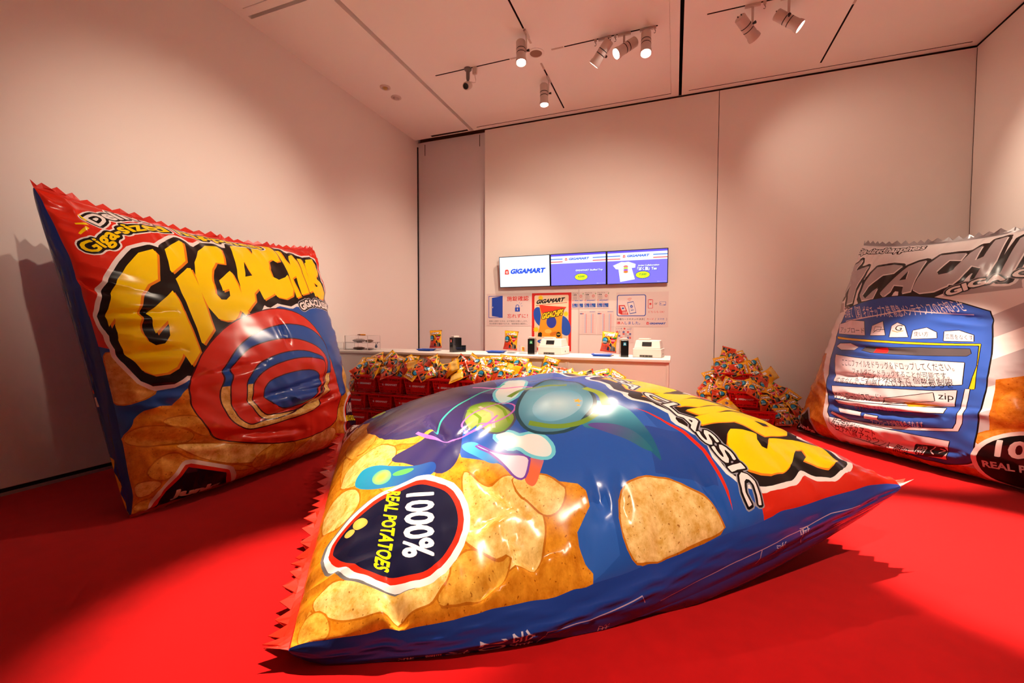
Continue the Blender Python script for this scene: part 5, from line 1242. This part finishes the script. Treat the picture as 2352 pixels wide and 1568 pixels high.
for b in B1:
    x = b['p'][0]; bi = min(range(9), key=lambda j: abs(topx[j]-x)); half = 'left half' if x < topx[bi]-.06 else 'right half' if x > topx[bi]+.06 else 'middle'
    lb = next(up_l) if b['layer'] == 9 else 'snack bag %s, %s, above the %s top-row basket, %s' % (pose_word(b['r'], b['back']), LW[b['layer']], ORD[bi], half)
    snack(*b['p'], b['n'], b['r'], b['kind'], lb, 'snack bags heaped over the counter baskets')
for i, (x, z, rl, w_) in enumerate(((-3.80, .52, 1.1, 'highest'), (-3.84, .40, .4, 'middle'), (-3.82, .28, 2.0, 'lowest'))): snack(x, 4.40+.05*i, z, (-.6, -.7, .3), rl, i, '%s of three snack bags slipping down the left end of the stacked baskets' % w_, 'snack bags at the left end of the stack')
# the heap at the back wall
B2 = []
def flank(kind, pts):
    for x, y, z in pts:
        bk = rng.random() < .1
        B2.append(dict(p=(x, y, z), n=Vector((rng.uniform(-.45, .45)+(x-.82)*.5, -.8, .4+rng.uniform(-.25, .45)))*(-1 if bk else 1), r=rng.choice((0, .4, -.5, 1.3, -1.4, 2.8))+rng.uniform(-.3, .3), layer=kind, back=bk, kind=rng.randrange(4)))
flank('top', ((.70, 6.62, .83), (.86, 6.64, .80), (.60, 6.55, .70), (.74, 6.52, .735), (.90, 6.52, .725), (1.00, 6.60, .70), (.66, 6.42, .655), (.80, 6.40, .66), (.93, 6.42, .65), (.55, 6.60, .60), (1.05, 6.58, .60)))
flank('mid', ((.70, 6.28, .47), (.86, 6.24, .455), (1.00, 6.27, .49), (.95, 6.16, .43), (1.05, 6.40, .56)))
flank('left', ((.50, 6.50, .52), (.58, 6.42, .46), (.44, 6.46, .42), (.52, 6.36, .36), (.58, 6.30, .30), (.42, 6.38, .28), (.50, 6.28, .22), (.58, 6.20, .16), (.38, 6.34, .17), (.46, 6.20, .10), (.58, 6.10, .08), (.34, 6.30, .08), (.66, 6.12, .22)))
flank('right', ((1.12, 6.52, .52), (1.20, 6.56, .58), (1.10, 6.40, .42), (1.22, 6.46, .42), (1.16, 6.32, .33), (1.28, 6.40, .32), (1.12, 6.22, .26), (1.22, 6.24, .20), (1.32, 6.34, .24), (1.40, 6.46, .29), (1.26, 6.18, .10), (1.36, 6.22, .08), (1.44, 6.34, .20), (1.50, 6.38, .10), (1.48, 6.26, .06)))
relax(B2, np.array([.22, 5.98, .03]), np.array([1.62, 6.78, .95]), lambda P: np.full(len(P), .05))
LB2 = {'top': 'above the topmost basket of the wall heap', 'mid': 'between the upper baskets of the wall heap', 'left': 'on the left slope of the wall heap', 'right': 'on the right slope of the wall heap'}
for b in B2:
    z = b['p'][2]; h = 'low' if z < .2 else 'midway' if z < .45 else 'high'
    b['label'] = 'snack bag %s, %s, %s' % (pose_word(b['r'], b['back']), h, LB2[b['layer']])
for lb in sorted(set(b['label'] for b in B2)):
    same = sorted([b for b in B2 if b['label'] == lb], key=lambda b: b['p'][0])
    for k, b in enumerate(same):
        l2 = lb if len(same) == 1 else lb+(', leftmost' if k == 0 else ', rightmost' if k == len(same)-1 else ', %s' % ORD[k])
        snack(*b['p'], b['n'], b['r'], b['kind'], l2, 'snack bags in the heap at the back wall')

# ------------------------------------------------------------------ things on the worktop
M_clear = mat('clear_acrylic', (.96, .97, .98), .06, trans=1, ior=1.2, spec=.4)
M_tray = mat('blue_tray', srgb(44, 88, 196), .4)
for x, y, lb in ((-3.10, 5.02, 'blue coin tray beside the leftmost black card terminal'), (-2.07, 4.98, 'blue coin tray left of the small framed card'), (-.76, 4.93, 'blue coin tray left of the right cash register')):
    r = empty('coin_tray', (x, y, CZ)); tag(r, lb, 'tray', 'blue coin trays')
    mb = MB(); o_, i_ = [(.105, .075), (.08, .05)], .004
    ring = lambda a, b, z: [(-a, -b, z), (a, -b, z), (a, b, z), (-a, b, z)]
    V = ring(.082, .052, 0)+ring(.112, .078, .026)+ring(.107, .073, .026)+ring(.078, .048, .005)
    mb.add(V, [(0, 1, 2, 3)[::-1]]+[(a*4+j, a*4+(j+1) % 4, a*4+4+(j+1) % 4, a*4+4+j) for a in range(3) for j in range(4)]+[(12, 13, 14, 15)]); mb.build('tray_body', M_tray, r, smooth=False)
    for k in (-.03, 0, .03): MB().box(k-.003, k+.003, -.04, .04, .005, .009).build('rib', M_tray, r)
for (x, y), rl, lb, k in (((-2.98, 5.10), 0.05, 'snack bag propped on a clear stand behind the leftmost black terminal', 0), ((-1.90, 5.08), -.06, 'snack bag propped on a clear stand left of the left cash register', 0), ((-.70, 5.10), -.1, 'snack bag propped on a clear stand left of the right black terminal', 2)):
    s_ = empty('display_stand', (x, y, CZ)); tag(s_, 'clear acrylic stand holding up a snack bag, '+['on the left of the worktop', 'in the middle of the worktop', 'on the right of the worktop'][[-2.98, -1.90, -.70].index(x)], 'stand', 'clear acrylic stands')
    MB().box(-.05, .05, -.045, .05, 0, .004).build('foot', M_clear, s_); MB().box(-.05, .05, .012, .016, .004, .17).build('back_plate', M_clear, s_); MB().box(-.05, .05, -.04, .012, .045, .049).build('ledge', M_clear, s_)
    snack(x, y-.036, CZ+.05+.108, (.0, -.99, .12), rl, k, lb, None)
M_term = mat('glossy_black', (.006, .006, .007), .12, coat=.5)
M_ivory = mat('ivory_plastic', srgb(226, 216, 206), .45); M_regw = mat('register_white', srgb(226, 216, 210), .5)
M_slot = mat('port_grey', srgb(110, 102, 92), .5)
for i, (x, y, rz, ic, lb) in enumerate(((-2.66, 4.90, .55, GRD, 'black card terminal with a red emblem, leftmost, turned to show its side'), (-1.59, 4.90, -.12, srgb(40, 170, 110), 'black card terminal with a green emblem beside the left cash register'), (-.505, 4.88, -.25, srgb(30, 150, 190), 'black card terminal with a blue emblem beside the right cash register'))):
    r = empty('card_terminal', (x, y, CZ)); r.rotation_euler = (0, 0, -rz); tag(r, lb, 'terminal', 'black card terminals')
    MB().box(-.042, .042, 0, .13, 0, .185).build('display_post', M_term, r, bevel=.003)
    MB().box(-.036, .036, .131, .20, 0, .085).build('reader_base', M_term, r, bevel=.003)
    MB().box(-.034, .034, .02, .10, .186, .208).build('printer_cover', M_ivory, r, bevel=.004)
    flat('emblem', -.018, .018, .125, .165, -.0012, icon(.018, .002, .036, ic, WHT)[:], M_paper, r, base=(.006, .006, .007))
for x, y, lb in ((-1.37, 4.93, 'white cash register at the middle of the worktop, before the red-bordered poster'), (-.275, 4.90, 'white cash register at the right end of the worktop')):
    r = empty('cash_register', (x, y, CZ)); r.rotation_euler = (0, 0, -.10); tag(r, lb, 'cash register', 'white cash registers')
    MB().box(-.15, .15, 0, .28, 0, .095).build('drawer_base', M_regw, r, bevel=.006)
    V = [(-.14, .01, .096), (.14, .01, .096), (.14, .26, .096), (-.14, .26, .096), (-.125, .05, .185), (.125, .05, .185), (.125, .23, .185), (-.125, .23, .185)]
    MB().add(V, [(3, 2, 1, 0), (0, 1, 5, 4), (1, 2, 6, 5), (2, 3, 7, 6), (3, 0, 4, 7), (4, 5, 6, 7)]).build('upper_housing', M_regw, r, bevel=.006)
    nrm = Vector((0, -.0885, .04)).normalized()
    def on(u, z): t_ = (z-.096)/.089; return (u, .01+.04*t_-.0035, z)
    MB().add([on(-.055, .122), on(.045, .122), on(.045, .168), on(-.055, .168), (-.055, .06, .122), (.045, .06, .122), (.045, .06, .168), (-.055, .06, .168)], [(0, 1, 2, 3), (0, 3, 7, 4), (1, 5, 6, 2), (3, 2, 6, 7), (0, 4, 5, 1), (4, 7, 6, 5)]).build('customer_display', M_blackp, r)
    MB().box(-.10, .02, .06, .16, .185, .205).build('receipt_paper', M_ivory, r, bevel=.004)
    pn = MB().box(-.075, .06, -.003, .02, .004, .028).build('port_panel', M_slot, r)
    for k, (a, b) in enumerate(((-.065, -.055), (-.04, -.028), (-.012, .012), (.024, .034), (.040, .050))): MB().box(a, b, -.0045, .01, .011, .022).build('port', M_blackp, pn)
    MB().box(.1502, .154, .12, .13, .03, .045).build('key_lock', M_blackp, r)
r = empty('framed_card', (-1.745, 5.06, CZ)); tag(r, 'small clear frame with a tiny yellow picture, left of the middle register', 'frame')
MB().box(-.05, .05, 0, .006, 0, .10).build('clear_plate', M_clear, r); MB().box(-.05, .05, -.03, .03, 0, .004).build('foot', M_clear, r)
flat('picture', -.025, .025, .02, .085, -.001, [Lay(rect(.008, .008, .042, .058), srgb(246, 196, 40)), Lay(ell(.025, .035, .009, .012, 14), srgb(222, 80, 60)), Lay(rect(.014, .048, .036, .054), srgb(190, 40, 30))], M_paper, r, base=srgb(240, 230, 220))
# clear display case with pouches at the left end
M_edge = mat('acrylic_edge', srgb(206, 190, 186), .3)
def clear_box(name, x0, x1, y0, y1, h, label, shelf=None):
    r = empty(name, ((x0+x1)/2, (y0+y1)/2, CZ)); tag(r, label, 'display case', 'clear display cases'); a, b = (x1-x0)/2, (y1-y0)/2; t = .004
    for nm, bx in (('front_pane', (-a, a, -b, -b+t, 0, h)), ('back_pane', (-a, a, b-t, b, 0, h)), ('side_pane', (-a, -a+t, -b+t, b-t, 0, h)), ('side_pane', (a-t, a, -b+t, b-t, 0, h)), ('top_pane', (-a, a, -b, b, h, h+t))): MB().box(*bx).build(nm, M_clear, r)
    if shelf: MB().box(-a+t, a-t, -b+t, b-t, shelf, shelf+t).build('shelf_pane', M_clear, r)
    for sx in (-1, 1): MB().box(sx*a-.003, sx*a+.003, -b-.003, -b+.003, 0, h+t).build('edge', M_edge, r)
    return r
clear_box('display_case', -4.24, -3.86, 4.78, 5.05, .195, 'clear acrylic case holding two rows of pouches at the left end of the worktop', .10)
clear_box('display_case', -4.42, -4.26, 4.78, 5.0, .10, 'low empty acrylic case at the far left end of the worktop')
M_silv = mat('silver_pouch', srgb(190, 178, 176), .25, metal=.75, bump=.4, bscale=30); M_brn = mat('brown_pouch', srgb(122, 84, 62), .35, coat=.3, var=.25, bscale=25)
def pouch(x, y, z, L_, R_, H_, m, label, name='foil_pouch'):
    V = []; Fc = []; n, k = 16, 10
    for i in range(n+1):
        t = i/n; w_ = max(.004, math.sin(math.pi*t)**.6)
        for j in range(k):
            q = 2*math.pi*j/k; V.append(((t-.5)*L_, R_*w_*math.cos(q), H_*w_*math.sin(q)*(1+.25*math.sin(i*1.9+j))))
    for i in range(n):
        for j in range(k): Fc.append((i*k+j, i*k+(j+1) % k, (i+1)*k+(j+1) % k, (i+1)*k+j))
    o = mesh_obj(name, V, Fc, m, smooth=True); o.location = (x, y, z); return tag(o, label, 'pouch', 'pouches in the clear case')
pouch(-4.10, 4.90, CZ+.128, .22, .07, .022, M_silv, 'silver pouch on the upper shelf of the clear case'); pouch(-3.93, 4.90, CZ+.124, .12, .06, .018, M_brn, 'brown pouch on the upper shelf of the clear case')
pouch(-4.10, 4.90, CZ+.021, .20, .07, .017, M_brn, 'brown pouch lying in the lower part of the clear case'); pouch(-3.94, 4.92, CZ+.016, .13, .06, .012, M_silv, 'silver pouch lying in the lower part of the clear case')
r = empty('marker_pen', (-4.03, 4.86, CZ+.2085)); r.rotation_euler = (0, 0, .1); tag(r, 'orange marker lying on top of the clear case', 'marker')
MB().lathe([(0, -.01), (.009, -.01), (.010, .06), (.008, .065), (0, .065)], 12, Matrix.Translation((0, 0, 0)) @ Matrix.Rotation(math.pi/2, 4, 'Y')).build('barrel', mat('orange_plastic', srgb(232, 150, 20), .4), r, smooth=True)
MB().lathe([(0, -.06), (.004, -.06), (.008, -.03), (.009, -.011), (0, -.011)], 12, Matrix.Rotation(math.pi/2, 4, 'Y')).build('cap', mat('marker_tip', srgb(110, 60, 20), .4), r, smooth=True)
r = empty('keychain_figure', (-3.80, 4.88, CZ)); tag(r, 'tiny dark blue charm hanging at the right of the clear case', 'charm')
M_fig = mat('charm_blue', srgb(56, 66, 92), .5)
MB().lathe([(0, 0), (.014, .004), (.018, .02), (.012, .04), (0, .046)], 12, Matrix.Translation((0, 0, .03))).build('charm_body', M_fig, r, smooth=True)
MB().tube([(.004, 0, .072), (.016, 0, .09), (.028, 0, .108)], .004, 6).build('charm_arm', M_fig, r); MB().tube([(-.004, 0, .072), (-.006, 0, .088), (-.002, 0, .098)], .004, 6).build('charm_arm', M_fig, r)
MB().cyl((0, 0, 0), (0, 0, .034), .002, .002, 6).build('pin', M_alu, r)
